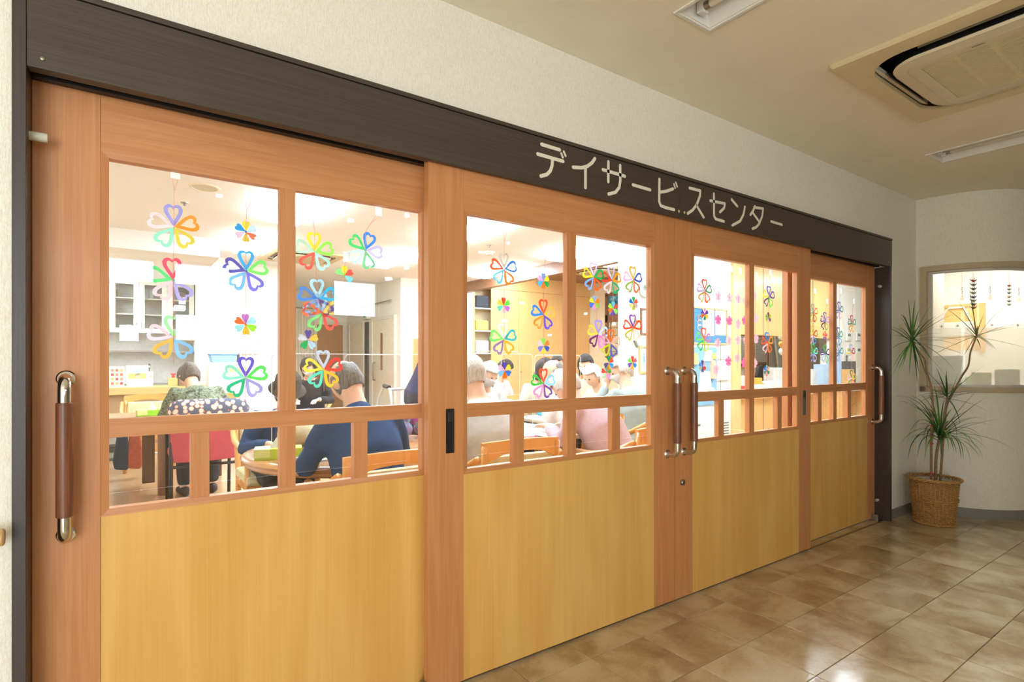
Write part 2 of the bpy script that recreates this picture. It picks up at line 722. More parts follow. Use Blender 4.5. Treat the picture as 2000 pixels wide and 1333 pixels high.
mb = MB()
ribbon(mb, path_win[1:], 0.0475, 0.0482, WZ0 + 0.061, 1.475)
mb.build('frosted_film', film_mat(), w1, smooth=0.6)
M_STAR = plain('dark_sticker', (60, 62, 58), 0.6)
for k, px in enumerate((1838, 1873, 1943, 1999)):
    # snowflake stickers along the upper edge of the film
    i = min(range(1, len(path_win)), key=lambda j: abs(1000 + FPX * (path_win[j][0] * SA - path_win[j][1] * CA) / (path_win[j][0] * CA + path_win[j][1] * SA) - px))
    p = Vector(off_path(path_win, 0.041)[i])
    t = (Vector(path_win[min(i + 1, len(path_win) - 1)]) - Vector(path_win[i - 1])).normalized()
    mb = MB()
    for a in range(3):
        ca, sa = math.cos(a * PI / 3 + .3) * .013, math.sin(a * PI / 3 + .3) * .013
        mb.tube([(p.x - t.x * ca, p.y - t.y * ca, 1.492 - sa), (p.x + t.x * ca, p.y + t.y * ca, 1.492 + sa)], 0.0014, 5)
    mb.build('snowflake_sticker', M_STAR, w1)

# ceiling with recesses for two lamps and the air conditioner
LAMPS = [(1.715, 1.930, 0.10, 1.365), (4.200, 4.455, 0.10, 1.376)]
mb = MB()
slab(mb, -3.0, 9.0, -2.5, 1.81, [(a + .02, b - .02, c + .02, d - .02) for a, b, c, d in LAMPS] + [(2.70, 3.47, 0.33, 1.10)], Z_CEIL, Z_CEIL + 0.02, 'xy')
mb.box(-3.0, 9.0, -2.5, 1.81, Z_CEIL + 0.16, Z_CEIL + 0.18)
ceil = struct(mb.build('ceiling', M_CEIL), 'beige painted ceiling of the corridor with lamps and an air conditioner', 'ceiling')

# corridor floor: slab and its tiles
mb = MB()
mb.box(-3.0, 9.0, -2.5, 1.96, -0.06, -0.0025)
floor = struct(mb.build('floor', M_GROUT), 'corridor floor of glossy beige stone-look square tiles', 'floor')
TX, TY, JX, JY = 0.307, 0.2975, 2.196, 1.670
tile_me = {}


def tile_mesh(w, d):
    key = (round(w, 4), round(d, 4))
    if key not in tile_me:
        b = MB()
        e = 0.0016
        vs = [(0, 0, -0.005), (w, 0, -0.005), (w, d, -0.005), (0, d, -0.005), (0, 0, -e), (w, 0, -e), (w, d, -e), (0, d, -e),
              (e, e, 0), (w - e, e, 0), (w - e, d - e, 0), (e, d - e, 0)]
        fs = [(8, 9, 10, 11)]
        for i in range(4):
            j = (i + 1) % 4
            fs += [(i, j, 4 + j, 4 + i), (4 + i, 4 + j, 8 + j, 8 + i)]
        b.add(vs, fs)
        me = b.mesh('floor_tile')
        me.materials.append(M_TILE)
        tile_me[key] = me
    return tile_me[key]


rest = MB()
g = 0.0022
for i in range(-17, 23):
    for j in range(-14, 2):
        x0, x1 = JX + i * TX, JX + (i + 1) * TX
        y0, y1 = JY + (j - 1) * TY, min(JY + j * TY, 1.958)
        cx, cy = (x0 + x1) / 2, (y0 + y1) / 2
        d = cx * CA + cy * SA
        r = cx * SA - cy * CA
        seen = False
        if d > 0.3:
            px, py = 1000 + FPX * r / d, HORIZON + FPX * EYE / d
            seen = 850 < px < 2150 and py < 1500 and cx < 6.6
        if x1 > 9 or x0 < -3 or y0 < -2.5:
            continue
        if seen:
            o = put('floor_tile', tile_mesh(x1 - x0 - g, y1 - y0 - g), None, floor, local=True)
            o.location = (x0 + g / 2, y0 + g / 2, 0)
        else:
            rest.box(x0 + g / 2, x1 - g / 2, y0 + g / 2, y1 - g / 2, -0.005, 0)
tag(rest.build('floor_tiles_far', M_TILE, floor), kind='stuff')

# other corridor walls
mb = MB()
slab(mb, -3.0, 9.0, 0, Z_CEIL + 0.2, DAY_OPENINGS, Y_BACK - 0.12, Y_BACK, 'xz')
struct(mb.build('wall_back', M_WALL), 'wallpapered entrance wall with daylight windows opposite the sliding doors', 'wall')
mb = MB()
mb.box(-3.12, -3.0, -2.62, 1.81, 0, Z_CEIL + 0.2)
struct(mb.build('wall_left', M_WALL), 'plain wallpapered wall closing the near end of the corridor', 'wall')
mb = MB()
mb.box(9.0, 9.1, -2.62, 1.27, 0, Z_CEIL + 0.2)
struct(mb.build('wall_end', M_WALL), 'plain wallpapered wall closing the far end of the corridor', 'wall')
for i, (x0, x1, z0, z1) in enumerate(DAY_OPENINGS):
    w = root('window_%d' % (i + 2), ['tall aluminium framed entrance window opposite the handrail', 'wide high transom window opposite the first door', 'narrow high transom window opposite the first door', 'square high window opposite the black flush pull', 'small low opening added as a sunlit patch under the wide transom', 'medium low opening added as a sunlit patch under the narrow transom'][i], 'window', (x0, Y_BACK, z0))
    struct(w)
    mb = MB()
    t = 0.025
    yb0, yb1 = Y_BACK - 0.09, Y_BACK - 0.04
    mb.box(x0, x1, yb0, yb1, z0, z0 + t).box(x0, x1, yb0, yb1, z1 - t, z1).box(x0, x0 + t, yb0, yb1, z0 + t, z1 - t).box(x1 - t, x1, yb0, yb1, z0 + t, z1 - t)
    mb.build('frame', M_ALU, w)
    MB().box(x0 + t, x1 - t, Y_BACK - 0.068, Y_BACK - 0.063, z0 + t, z1 - t).build('pane', M_GLASS, w)

# baseboards
mb = MB()
mb.box(X_R, 5.334, Y_WALL - 0.004, Y_WALL, 0, 0.075)
struct(mb.build('baseboard_front', M_BASE), 'grey vinyl skirting below the cream wall beside the last door', 'baseboard')
mb = MB()
ribbon(mb, path_all, -0.004, 0.0, 0, 0.075)
struct(mb.build('baseboard_right', M_BASE, smooth=0.6), 'grey vinyl skirting following the curved wall', 'baseboard')

# ------------------------------------------------------------------ door frame: header beam with lettering, posts, tracks
mb = MB()
YB = 1.785
mb.box(X_L + 0.028, 2.288, YB, YB + 0.02, Z_BEAM0, Z_BEAM1 - 0.018)
mb.box(2.2905, X_R, YB, YB + 0.02, Z_BEAM0, Z_BEAM1 - 0.018)
mb.box(X_L + 0.028, X_R, YB + 0.004, Y_WALL + 0.02, Z_BEAM0 + 0.004, Z_BEAM1 - 0.02)
mb.box(X_L, X_R + 0.002, YB - 0.003, Y_WALL + 0.02, Z_BEAM1 - 0.015, Z_BEAM1)
beam = struct(mb.build('trim_1', M_BROWN, bevel=0.0015), 'dark brown header beam with white Japanese lettering over the sliding doors', 'beam')

K = 3.7037
GLYPHS = [
    [[(140, 82), (270, 122)], [(112, 152), (295, 205)], [(218, 190), (216, 235), (203, 274), (178, 300), (135, 312)], [(282, 148), (293, 176)], [(300, 134), (313, 165)]],
    [[(525, 185), (505, 215), (470, 241), (430, 251), (368, 248)], [(457, 250), (457, 395)]],
    [[(583, 265), (742, 313)], [(623, 208), (622, 352)], [(708, 235), (709, 345), (701, 395), (674, 429), (625, 442)]],
    [[(800, 375), (925, 412)]],
    [[(992, 335), (990, 496), (1002, 526), (1040, 541), (1098, 555)], [(995, 428), (1040, 422), (1090, 404)], [(1097, 370), (1106, 398)], [(1110, 358), (1121, 388)]],
    [[(1210, 398), (1288, 418), (1285, 456), (1262, 518), (1232, 558), (1197, 582)], [(1258, 520), (1312, 610)]],
    [[(1360, 490), (1466, 511), (1460, 543), (1430, 572)], [(1386, 440), (1387, 600), (1399, 622), (1458, 640)]],
    [[(1515, 482), (1555, 530)], [(1610, 535), (1600, 590), (1575, 638), (1520, 668)]],
    [[(1683, 530), (1670, 562), (1650, 592)], [(1676, 538), (1742, 547), (1736, 600), (1714, 656), (1692, 682), (1665, 692)], [(1664, 572), (1718, 648)]],
    [[(1800, 640), (1878, 664)]],
]
for gl in GLYPHS:
    mb = MB()
    for st in gl:
        pts = [on_y(1020 + x / K, 260 + y / K, YB) for x, y in st]
        dak = len(st) == 2 and (Vector(st[0]) - Vector(st[1])).length < 40
        mb.strip([(p.x, p.z) for p in pts], 0.010 if dak else 0.0150, YB)
    mb.build('sign_character', M_LETTER, beam)
for px, py in ((83, 115), (1735.5, 513)):
    p = on_y(px, py, YB)
    mb = MB()
    mb.lathe([(0.0, -0.003), (0.0045, -0.0022), (0.006, 0)], 14, (p.x, YB, p.z), 'y')
    mb.build('screw', M_STEEL, beam, smooth=True)
for px, py in ((1326, 413), (1337, 415.5)):
    p = on_y(px, py, YB)
    MB().lathe([(0.0, -0.002), (0.006, -0.0018), (0.0075, 0)], 14, (p.x, YB, p.z), 'y').build('screw_cap', plain('tan_cap', (206, 176, 120), 0.6), beam, smooth=True)

mb = MB()
mb.box(X_L, X_L + 0.027, 1.787, 1.955, 0, Z_BEAM1 - 0.016)
struct(mb.build('trim_2', M_BROWN_V, bevel=0.0015), 'dark brown upright post at the handrail end of the doors', 'door post')
mb = MB()
mb.box(4.765, X_R, 1.787, 1.955, 0, Z_BEAM0)
post_r = struct(mb.build('trim_3', M_BROWN_V, bevel=0.0015), 'dark brown upright post beside the potted plant', 'door post')
for px, py in ((1720, 560), (1714.5, 977)):
    p = on_x(px, py, 4.765)
    mb = MB()
    mb.lathe([(0.0, -0.028), (0.008, -0.028), (0.010, -0.025), (0.010, 0)], 16, (4.765, p.y, p.z), 'x')
    b = mb.build('bumper', M_RUBBER, post_r, smooth=0.6)
    MB().lathe([(0.0, -0.0285), (0.0035, -0.0284)], 10, (4.765, p.y, p.z), 'x').build('bumper_screw', M_BLACK, b)
p = on_y(66, 266, 1.84)
stop = tag(MB().lathe([(0.0, 0.036), (0.0105, 0.036), (0.0115, 0.033), (0.0115, 0)], 18, (X_L + 0.027, p.y, p.z), 'x').build('door_stop', M_RUBBER, smooth=0.6),
           'small beige rubber stop sticking out of the dark post by the long handle', 'door stop')
mb = MB()
mb.box(X_L + 0.027, 4.765, 1.806, 1.955, 1.946, Z_BEAM1 - 0.02)
mb.box(X_L + 0.027, 4.765, 1.86, 1.884, 1.936, 1.946)
struct(mb.build('trim_4', M_TRACK), 'black sliding track above the wooden doors', 'track')
mb = MB()
mb.box(X_L + 0.03, 4.765, 1.826, 1.838, 0.0, 0.004)
mb.box(X_L + 0.03, 4.765, 1.902, 1.914, 0.0, 0.004)
struct(mb.build('trim_5', M_STEEL), 'flat metal floor rails below the sliding doors', 'track')
# ------------------------------------------------------------------ the four sliding doors
DZ0, DZ1 = 0.012, 1.944
GZ0, GZ1 = 0.805, 1.770
RZ0, RZ1 = 1.000, 1.052
MO = 0.019                       # width of the moulding round the glass


def make_door(idx, label, x0, x1, gx0, gx1, up, lows, yf, mw=0.05):
    d = struct(root('door_%d' % idx, label, 'sliding door', ((x0 + x1) / 2, yf + 0.018, DZ0)))
    y1 = yf + 0.036
    MB().box(x0, gx0 - MO, yf, y1, DZ0, DZ1).build('stile', M_WOOD_V, d, bevel=0.0012)
    MB().box(gx1 + MO, x1, yf, y1, DZ0, DZ1).build('stile', M_WOOD_V, d, bevel=0.0012)
    MB().box(gx0 - MO + .0004, gx1 + MO - .0004, yf + .0004, y1, GZ1 + MO, DZ1).build('top_rail', M_WOOD_H, d, bevel=0.0008)
    MB().box(gx0 - MO + .0006, gx1 + MO - .0006, yf + .0014, y1 - .001, DZ0, GZ0 - MO).build('lower_panel', M_PANEL, d, bevel=0.0008)
    # mitred moulding, sloping from the frame down to the glass
    a0, a1, b0, b1 = gx0 - MO, gx1 + MO, GZ0 - MO, GZ1 + MO
    O = [(a0, b0), (a1, b0), (a1, b1), (a0, b1)]
    I = [(gx0, GZ0), (gx1, GZ0), (gx1, GZ1), (gx0, GZ1)]
    for k in range(4):
        j = (k + 1) % 4
        mb = MB()
        e = .0003
        vs = [(*O[k], yf + e), (*O[j], yf + e), (*I[j], yf + 0.005), (*I[k], yf + 0.005), (*O[k], y1 - e), (*O[j], y1 - e), (*I[j], y1 - e), (*I[k], y1 - e)]
        vs = [(p[0], p[2], p[1]) for p in vs]
        mb.add(vs, [(0, 1, 2, 3), (7, 6, 5, 4), (3, 2, 6, 7), (0, 3, 7, 4), (1, 5, 6, 2), (0, 4, 5, 1)])
        mb.build('moulding', M_WOOD_H if k % 2 == 0 else M_WOOD_V, d)
    ym0, ym1 = yf + 0.004, y1 - 0.003
    MB().box(gx0, gx1, ym0, ym1, RZ0, RZ1).build('middle_rail', M_WOOD_H, d, bevel=0.001)
    MB().box(up - mw / 2, up + mw / 2, ym0, ym1, RZ1, GZ1).build('mullion', M_WOOD_V, d, bevel=0.001)
    for c in lows:
        MB().box(c - mw / 2, c + mw / 2, ym0, ym1, GZ0, RZ0).build('mullion', M_WOOD_V, d, bevel=0.001)
    yg = yf + 0.017
    for a, b in ((gx0, up - mw / 2), (up + mw / 2, gx1)):
        MB().box(a, b, yg, yg + 0.003, RZ1, GZ1).build('pane', M_GLASS, d)
    ed = [gx0] + [v for c in lows for v in (c - mw / 2, c + mw / 2)] + [gx1]
    for a, b in zip(ed[::2], ed[1::2]):
        MB().box(a, b, yg, yg + 0.003, GZ0, RZ0).build('pane', M_GLASS, d)
    return d


def pull_handle(door, x, yf, out=0.062, z0=0.752, z1=1.165):
    """chrome U-shaped pull with a wooden grip"""
    h = None
    yg = yf - out
    rb = 0.03
    top = [(x, yf - 0.002, z1)]
    for k in range(7):
        a = k * PI / 12
        top.append((x, yg + rb - rb * math.sin(a), z1 - rb + rb * math.cos(a)))
    top.append((x, yg, z1 - 0.075))
    bot = [(p[0], p[1], z0 + z1 - p[2]) for p in top]
    mb = MB().tube(top, 0.0145, 16).tube(bot, 0.0145, 16)
    h = mb.build('pull_handle', M_CHROME, door, smooth=0.7)
    g0, g1 = z0 + 0.06, z1 - 0.06
    MB().lathe([(0.0165, g0), (0.0185, g0 + .002), (0.0185, g1 - .002), (0.0165, g1)], 20, (x, yg, 0)).build('grip', M_GRIP, h, smooth=0.7)
    for z in (z0, z1):
        MB().lathe([(0.0, -0.006), (0.019, -0.006), (0.022, -0.003), (0.022, 0)], 20, (x, yf, z), 'y').build('rosette', M_CHROME, h, smooth=0.6)
    return h


def flush_pull(door, x, yf, z0, z1, mat, w=0.034):
    mb = MB()
    t = 0.004
    mb.box(x - w / 2, x + w / 2, yf - 0.002, yf + 0.0005, z0, z0 + t).box(x - w / 2, x + w / 2, yf - 0.002, yf + 0.0005, z1 - t, z1)
    mb.box(x - w / 2, x - w / 2 + t, yf - 0.002, yf + 0.0005, z0 + t, z1 - t).box(x + w / 2 - t, x + w / 2, yf - 0.002, yf + 0.0005, z0 + t, z1 - t)
    mb.box(x - w / 2 + t, x + w / 2 - t, yf - 0.0006, yf + 0.0005, z0 + t, z1 - t)
    h = mb.build('flush_pull', mat, door, bevel=0.0006)
    zc = z1 - 0.030
    MB().box(x - w * .28, x + w * .28, yf - 0.004, yf - 0.0005, zc - 0.017, zc + 0.017).build('latch_button', plain('dark_button', (40, 40, 42), 0.35), h, bevel=0.002)
    return h


Y_OUT, Y_IN = 1.890, 1.815
d1 = make_door(1, 'wooden sliding door beside the handrail, with long pull handle on its free edge', -0.1776, 1.083, -0.016, 0.930, 0.453, (0.204, 0.453, 0.696), Y_OUT, 0.050)
d2 = make_door(2, 'wooden sliding door with black flush pull, meeting the door with the lock', 0.918, 2.288, 1.083, 2.118, 1.606, (1.324, 1.606, 1.878), Y_IN, 0.052)
d3 = make_door(3, 'wooden sliding door with keyhole lock and pink paper blossoms behind its glass', 2.292, 3.640, 2.452, 3.480, 2.980, (2.687, 2.980, 3.277), Y_IN, 0.048)
d4 = make_door(4, 'wooden sliding door closest to the potted plant, pull handle by the dark post', 3.500, 4.764, 3.660, 4.620, 4.138, (3.922, 4.138, 4.355), Y_OUT, 0.050)
pull_handle(d1, -0.108, Y_OUT)
pull_handle(d2, 2.233, Y_IN)
pull_handle(d3, 2.362, Y_IN)
pull_handle(d4, 4.722, Y_OUT)
flush_pull(d2, 1.006, Y_IN, 0.872, 1.036, M_BLACK)
flush_pull(d3, 3.560, Y_IN, 0.872, 1.030, M_GREYP)
lk = MB().lathe([(0.0, -0.014), (0.013, -0.014), (0.015, -0.012), (0.015, 0)], 20, (2.345, Y_IN, 0.597), 'y').build('lock_cylinder', M_STEEL, d3, smooth=0.5)
MB().box(2.344, 2.346, Y_IN - 0.0146, Y_IN - 0.0138, 0.592, 0.602).build('keyhole', M_BLACK, lk)
# floor guides
mb = MB()
mb.box(0.900, 0.916, 1.812, 1.850, 0.0, 0.050).box(0.885, 0.93, 1.80, 1.86, 0, 0.003)
tag(mb.build('floor_guide', M_STEEL, bevel=0.001), 'metal floor guide at the foot of the door with the black flush pull', 'door guide')
mb = MB()
mb.box(4.705, 4.712, 1.845, 1.888, 0.0, 0.048).box(4.69, 4.763, 1.835, 1.888, 0.0, 0.004)
tag(mb.build('floor_guide', M_STEEL, bevel=0.001), 'metal floor guide at the foot of the post beside the plant', 'door guide')

# wooden handrail on the wall left of the doors
hr = root('handrail', 'round wooden handrail ending beside the dark door post', 'handrail', (-1.6, 1.745, 0.80))
MB().lathe([(0.018, -2.7), (0.018, -0.232), (0.020, -0.228), (0.020, -0.215), (0.017, -0.212), (0.0, -0.212)], 20, (0, 1.745, 0.801), 'x').build('rail', wood('handrail_wood', (216, 176, 118), (190, 146, 90), 'x', 1.0), hr, smooth=0.6)
for xb in (-0.9, -1.9):
    MB().tube([(xb, 1.81, 0.75), (xb, 1.75, 0.75), (xb, 1.745, 0.784)], 0.007, 10).build('bracket', M_STEEL, hr, smooth=True)
# ------------------------------------------------------------------ corridor ceiling: lamps and air conditioner
def recessed_lamp(x0, x1, y0, y1, label, tubes):
    o = root('ceiling_lamp', label, 'lamp', ((x0 + x1) / 2, (y0 + y1) / 2, Z_CEIL))
    f = 0.014
    mb = MB()
    for a, b, c, d in ((x0, x1, y0, y0 + f), (x0, x1, y1 - f, y1), (x0, x0 + f, y0 + f, y1 - f), (x1 - f, x1, y0 + f, y1 - f)):
        mb.box(a, b, c, d, Z_CEIL - 0.006, Z_CEIL + 0.001)
    mb.build('flange', M_WHITEMETAL, o, bevel=0.001)
    h = 0.085
    i0, i1, j0, j1 = x0 + 0.02, x1 - 0.02, y0 + 0.02, y1 - 0.02
    s = 0.055
    A = [(i0, j0, Z_CEIL), (i1, j0, Z_CEIL), (i1, j1, Z_CEIL), (i0, j1, Z_CEIL)]
    B = [(i0 + s, j0 + s * .4, Z_CEIL + h), (i1 - s, j0 + s * .4, Z_CEIL + h), (i1 - s, j1 - s * .4, Z_CEIL + h), (i0 + s, j1 - s * .4, Z_CEIL + h)]
    fs = [(k, (k + 1) % 4, 4 + (k + 1) % 4, 4 + k) for k in range(4)] + [(4, 5, 6, 7)]
    MB().add(A + B, fs).build('reflector', M_WHITEMETAL, o)
    cx = (x0 + x1) / 2
    for tx in tubes:
        MB().tube([(cx + tx, y0 + 0.085, Z_CEIL + 0.03), (cx + tx, y1 - 0.085, Z_CEIL + 0.03)], 0.0145, 14).build('tube', plain('unlit_tube', (224, 214, 194), 0.25), o, smooth=0.6)
        for yy, s2 in ((y0 + 0.05, 1), (y1 - 0.05, -1)):
            b = MB().box(cx + tx - 0.018, cx + tx + 0.018, yy - 0.014, yy + 0.014, Z_CEIL + 0.008, Z_CEIL + 0.08).build('socket', M_WHITEMETAL, o, bevel=0.004)
            MB().lathe([(0.016, 0), (0.016, 0.022)], 14, (cx + tx, yy + s2 * 0.025 - 0.011, Z_CEIL + 0.03), 'y').build('tube_cap', M_STEEL, b, smooth=0.6)
    return o


recessed_lamp(*LAMPS[0], 'recessed fluorescent lamp, unlit, on the ceiling between door sign and air conditioner', (0.0,))
recessed_lamp(*LAMPS[1], 'recessed fluorescent lamp, unlit, on the ceiling near the potted plant', (-0.03, 0.03))

# air conditioner cassette
AX, AY = 3.083, 0.715


def rsq(h, r, z, n=8):
    pts = []
    for q, (sx, sy) in enumerate(((1, 1), (-1, 1), (-1, -1), (1, -1))):
        for k in range(n + 1):
            a = q * PI / 2 + k * PI / 2 / n
            pts.append((AX + sx * (h - r) + r * math.cos(a), AY + sy * (h - r) + r * math.sin(a), z))
    return pts


def rings(mb, rr):
    R = [rsq(*a) for a in rr]
    n = len(R[0])
    vs = [p for q in R for p in q]
    fs = [(i * n + k, i * n + (k + 1) % n, (i + 1) * n + (k + 1) % n, (i + 1) * n + k) for i in range(len(R) - 1) for k in range(n)]
    mb.add(vs, fs)
    return mb


M_AC = plain('aged_ivory_plastic', (222, 206, 164), 0.45, var=0.02)
M_AC2 = plain('ivory_plastic', (220, 208, 178), 0.42, var=0.02)
ac = root('air_conditioner', 'square ivory ceiling air conditioner with central grille', 'air conditioner', (AX, AY, Z_CEIL))
Z = Z_CEIL
rings(MB(), [(.495, .012, Z + .001), (.495, .012, Z - .012), (.488, .012, Z - .020), (.412, .16, Z - .026), (.402, .16, Z - .024), (.400, .16, Z - .006)]).build('face_plate', M_AC, ac, smooth=0.5)
rings(MB(), [(.400, .16, Z - .008), (.402, .16, Z + .07), (.30, .12, Z + .07), (.330, .125, Z + .03), (.337, .13, Z - .026)]).build('air_outlet', M_TRACK, ac, smooth=0.6)
mb = rings(MB(), [(.330, .13, Z - .022), (.341, .13, Z - .030), (.335, .125, Z - .040), (.285, .05, Z - .046), (.283, .05, Z - .044), (.281, .05, Z - .046), (.235, .006, Z - .046), (.235, .006, Z - .038), (.233, .006, Z - .035)])
pan = mb.build('centre_panel', M_AC2, ac, smooth=0.5)
MB().box(AX - .234, AX + .234, AY - .234, AY + .234, Z - .036, Z - .034).build('grille_backing', plain('grille_backing', (150, 134, 96), 0.7), pan)
mb = MB()
for k in range(39):
    x = AX - .229 + k * .01205
    mb.box(x - .0032, x + .0032, AY - .233, AY + .233, Z - .045, Z - .038)
for k in (-1, 0, 1):
    mb.box(AX - .233, AX + .233, AY + k * .117 - .008, AY + k * .117 + .008, Z - .0445, Z - .036)
mb.build('grille_slats', M_AC, pan)
# louvre flaps in the outlets
for k, (dx, dy) in enumerate(((-1, 0), (1, 0), (0, 1), (0, -1))):
    mb = MB()
    if dx:
        mb.obox((AX + dx * .375, AY, Z - .004), (.006, .40, .03), (0, .5 * dx, 0))
    else:
        mb.obox((AX, AY + dy * .375, Z - .004), (.40, .006, .03), (-.5 * dy, 0, 0))
    mb.build('louvre', plain('grey_louvre', (120, 112, 92), 0.5), ac, bevel=0.001)
me = text_mesh('DAIKIN', 0.013)
lg = put('logo', me, plain('logo_grey', (84, 78, 70), 0.5), pan, local=True)
lg.location = (AX - .258, AY + .03, Z - .0466)
lg.rotation_euler = (PI, 0, -PI / 2)

# ------------------------------------------------------------------ potted plant in a wicker basket
PX, PY = 5.01, 1.585


def wicker_mat():
    m, nt, out = new_mat('wicker')
    b = bsdf(nt, out, 0.55)
    mp = coords(nt, (60, 60, 110))
    n = noise(nt, mp, 1.6, 3)
    r = ramp(nt, n.outputs['Fac'], [(0.3, lin((128, 88, 40))), (0.6, lin((198, 150, 84)))])
    nt.links.new(r.outputs[0], b.inputs['Base Color'])
    return m


M_WICK = wicker_mat()
basket = root('wicker_basket', 'tan wicker basket holding the potted plant in the corner', 'basket', (PX, PY, 0))


def basket_r(z):
    return 0.122 + (0.150 - 0.122) * (z / 0.335)


NSP = 36
mb = MB()
for k in range(NSP):
    a = 2 * PI * k / NSP
    mb.tube([(PX + basket_r(z) * math.cos(a), PY + basket_r(z) * math.sin(a), z) for z in (0.004, 0.12, 0.22, 0.335)], 0.0042, 5)
mb.build('stake', M_WICK, basket, smooth=True)
mb = MB()
nrow = 40
for i in range(nrow):
    z = 0.010 + i * (0.318 / nrow)
    pts = []
    for k in range(NSP * 2):
        a = 2 * PI * k / (NSP * 2)
        ph = (k // 2 + i) % 2
        rr = basket_r(z) + (0.0052 if ph else -0.0052) * (1 if k % 2 == 0 else 0.0)
        pts.append((PX + rr * math.cos(a), PY + rr * math.sin(a), z))
    mb.tube(pts, 0.0036, 5, closed=True)
tag(mb.build('woven_strands', M_WICK, basket, smooth=True), kind='stuff')
for nm, zz, off, rr in (('rim_braid', 0.335, 0.012, 0.011), ('rim_braid', 0.338, -0.004, 0.009), ('waist_braid', 0.190, 0.006, 0.0065), ('waist_braid', 0.178, 0.006, 0.0065), ('base_braid', 0.010, 0.007, 0.0085)):
    mb = MB()
    for s in (0, PI):
        mb.tube([(PX + (basket_r(zz) + off + rr * .5 * math.cos(k * .9 + s)) * math.cos(2 * PI * k / 96), PY + (basket_r(zz) + off + rr * .5 * math.cos(k * .9 + s)) * math.sin(2 * PI * k / 96), zz + rr * .5 * math.sin(k * .9 + s)) for k in range(96)], rr * .62, 6, closed=True)
    mb.build(nm, M_WICK, basket, smooth=True)
MB().lathe([(0.0, 0.004), (0.118, 0.004), (0.120, 0.02), (0.0, 0.02)], 28, (PX, PY, 0)).build('base', M_WICK, basket)

plant = root('potted_plant', 'tall spindly dracaena with thin arching leaves in the wicker basket', 'plant', (PX, PY, 0.02))
MB().lathe([(0.0, .021), (.098, .021), (.112, .31), (.120, .31), (.120, .325), (.110, .325), (.106, .285), (0, .285)], 28, (PX, PY, 0)).build('pot', plain('white_pot', (214, 208, 196), 0.5), plant, smooth=0.5)
MB().lathe([(.106, .283), (0.0, .292)], 24, (PX, PY, 0)).build('soil', plain('soil', (70, 54, 40), 0.95, var=0.4, scale=60), plant)
M_BARK = plain('bark', (142, 112, 80), 0.85, var=0.3, scale=60)
M_LEAF = plain('dark_leaf', (52, 92, 38), 0.38, var=0.35, scale=9)
M_LEAF2 = plain('bright_leaf', (84, 128, 48), 0.38, var=0.3, scale=9)


def leaf(mb, p, d, length, w, droop):
    """narrow arching blade with a folded midrib"""
    d = Vector(d).normalized()
    side = d.cross(Vector((0, 0, 1)))
    side = side.normalized() if side.length > .05 else Vector((1, 0, 0))
    n = 7
    vs, fs = [], []
    p = Vector(p)
    step = length / n
    cur = d.copy()
    for i in range(n + 1):
        f = i / n
        ww = w * (0.75 + .5 * f) * (1 - f) ** 0.8 if i < n else 0.0003
        up = side.cross(cur).normalized()
        vs += [p + side * ww + up * ww * .5, p.copy(), p - side * ww + up * ww * .5]
        p = p + cur * step
        cur = (cur + Vector((0, 0, -droop * (0.35 + f)))).normalized()
    for i in range(n):
        a = i * 3
        fs += [(a, a + 1, a + 4, a + 3), (a + 1, a + 2, a + 5, a + 4)]
    mb.add([(min(v.x, 5.318), min(v.y, 1.782), v.z) for v in vs], fs)


leaf_n = [0]


def crown(c, n, lo, hi, elev, droop, w=0.0062, seed=1):
    rnd = random.Random(seed)
    for k in range(n):
        a = 2 * PI * (k * 0.382 + rnd.random() * .12)
        e = elev[0] + (elev[1] - elev[0]) * (k / max(1, n - 1)) + rnd.uniform(-.12, .12)
        L = rnd.uniform(lo, hi)
        d = Vector((math.cos(a) * math.cos(e), math.sin(a) * math.cos(e), math.sin(e)))
        # keep the leaves out of the walls
        tip = Vector(c) + d * L
        if tip.y > 1.78:
            d.y *= .25
        if tip.x > 5.31:
            d.x *= .25
        d.normalize()
        for lim, q in ((1.78, 1), (5.31, 0)):
            if d[q] > .01:
                L = min(L, max(.08, (lim - c[q]) / d[q]))
        mb = MB()
        leaf(mb, Vector(c) + d * .006 + Vector((0, 0, rnd.uniform(-.02, .02))), d, L, w, droop * rnd.uniform(.3, 2.2))
        o = mb.build('leaf', M_LEAF if rnd.random() < .65 else M_LEAF2, plant, smooth=True)
        leaf_n[0] += 1


D0 = PX * CA + PY * SA           # depth of the plant's axis


def cane(pix, r0, r1, dd=None):
    pts = [at_depth(x, y, D0 + (0 if dd is None else dd[i])) for i, (x, y) in enumerate(pix)]
    n = len(pts)
    # smooth by subdividing (Catmull-Rom)
    out = []
    for i in range(n - 1):
        a, b, c, d = pts[max(i - 1, 0)], pts[i], pts[i + 1], pts[min(i + 2, n - 1)]
        for k in range(5):
            t = k / 5
            out.append(.5 * ((2 * b) + (c - a) * t + (2 * a - 5 * b + 4 * c - d) * t * t + (-a + 3 * b - 3 * c + d) * t ** 3))
    out.append(pts[-1])
    rs = [r0 + (r1 - r0) * i / (len(out) - 1) for i in range(len(out))]
    MB().tube(out, rs, 8).build('cane', M_BARK, plant, smooth=True)
    return out[-1]


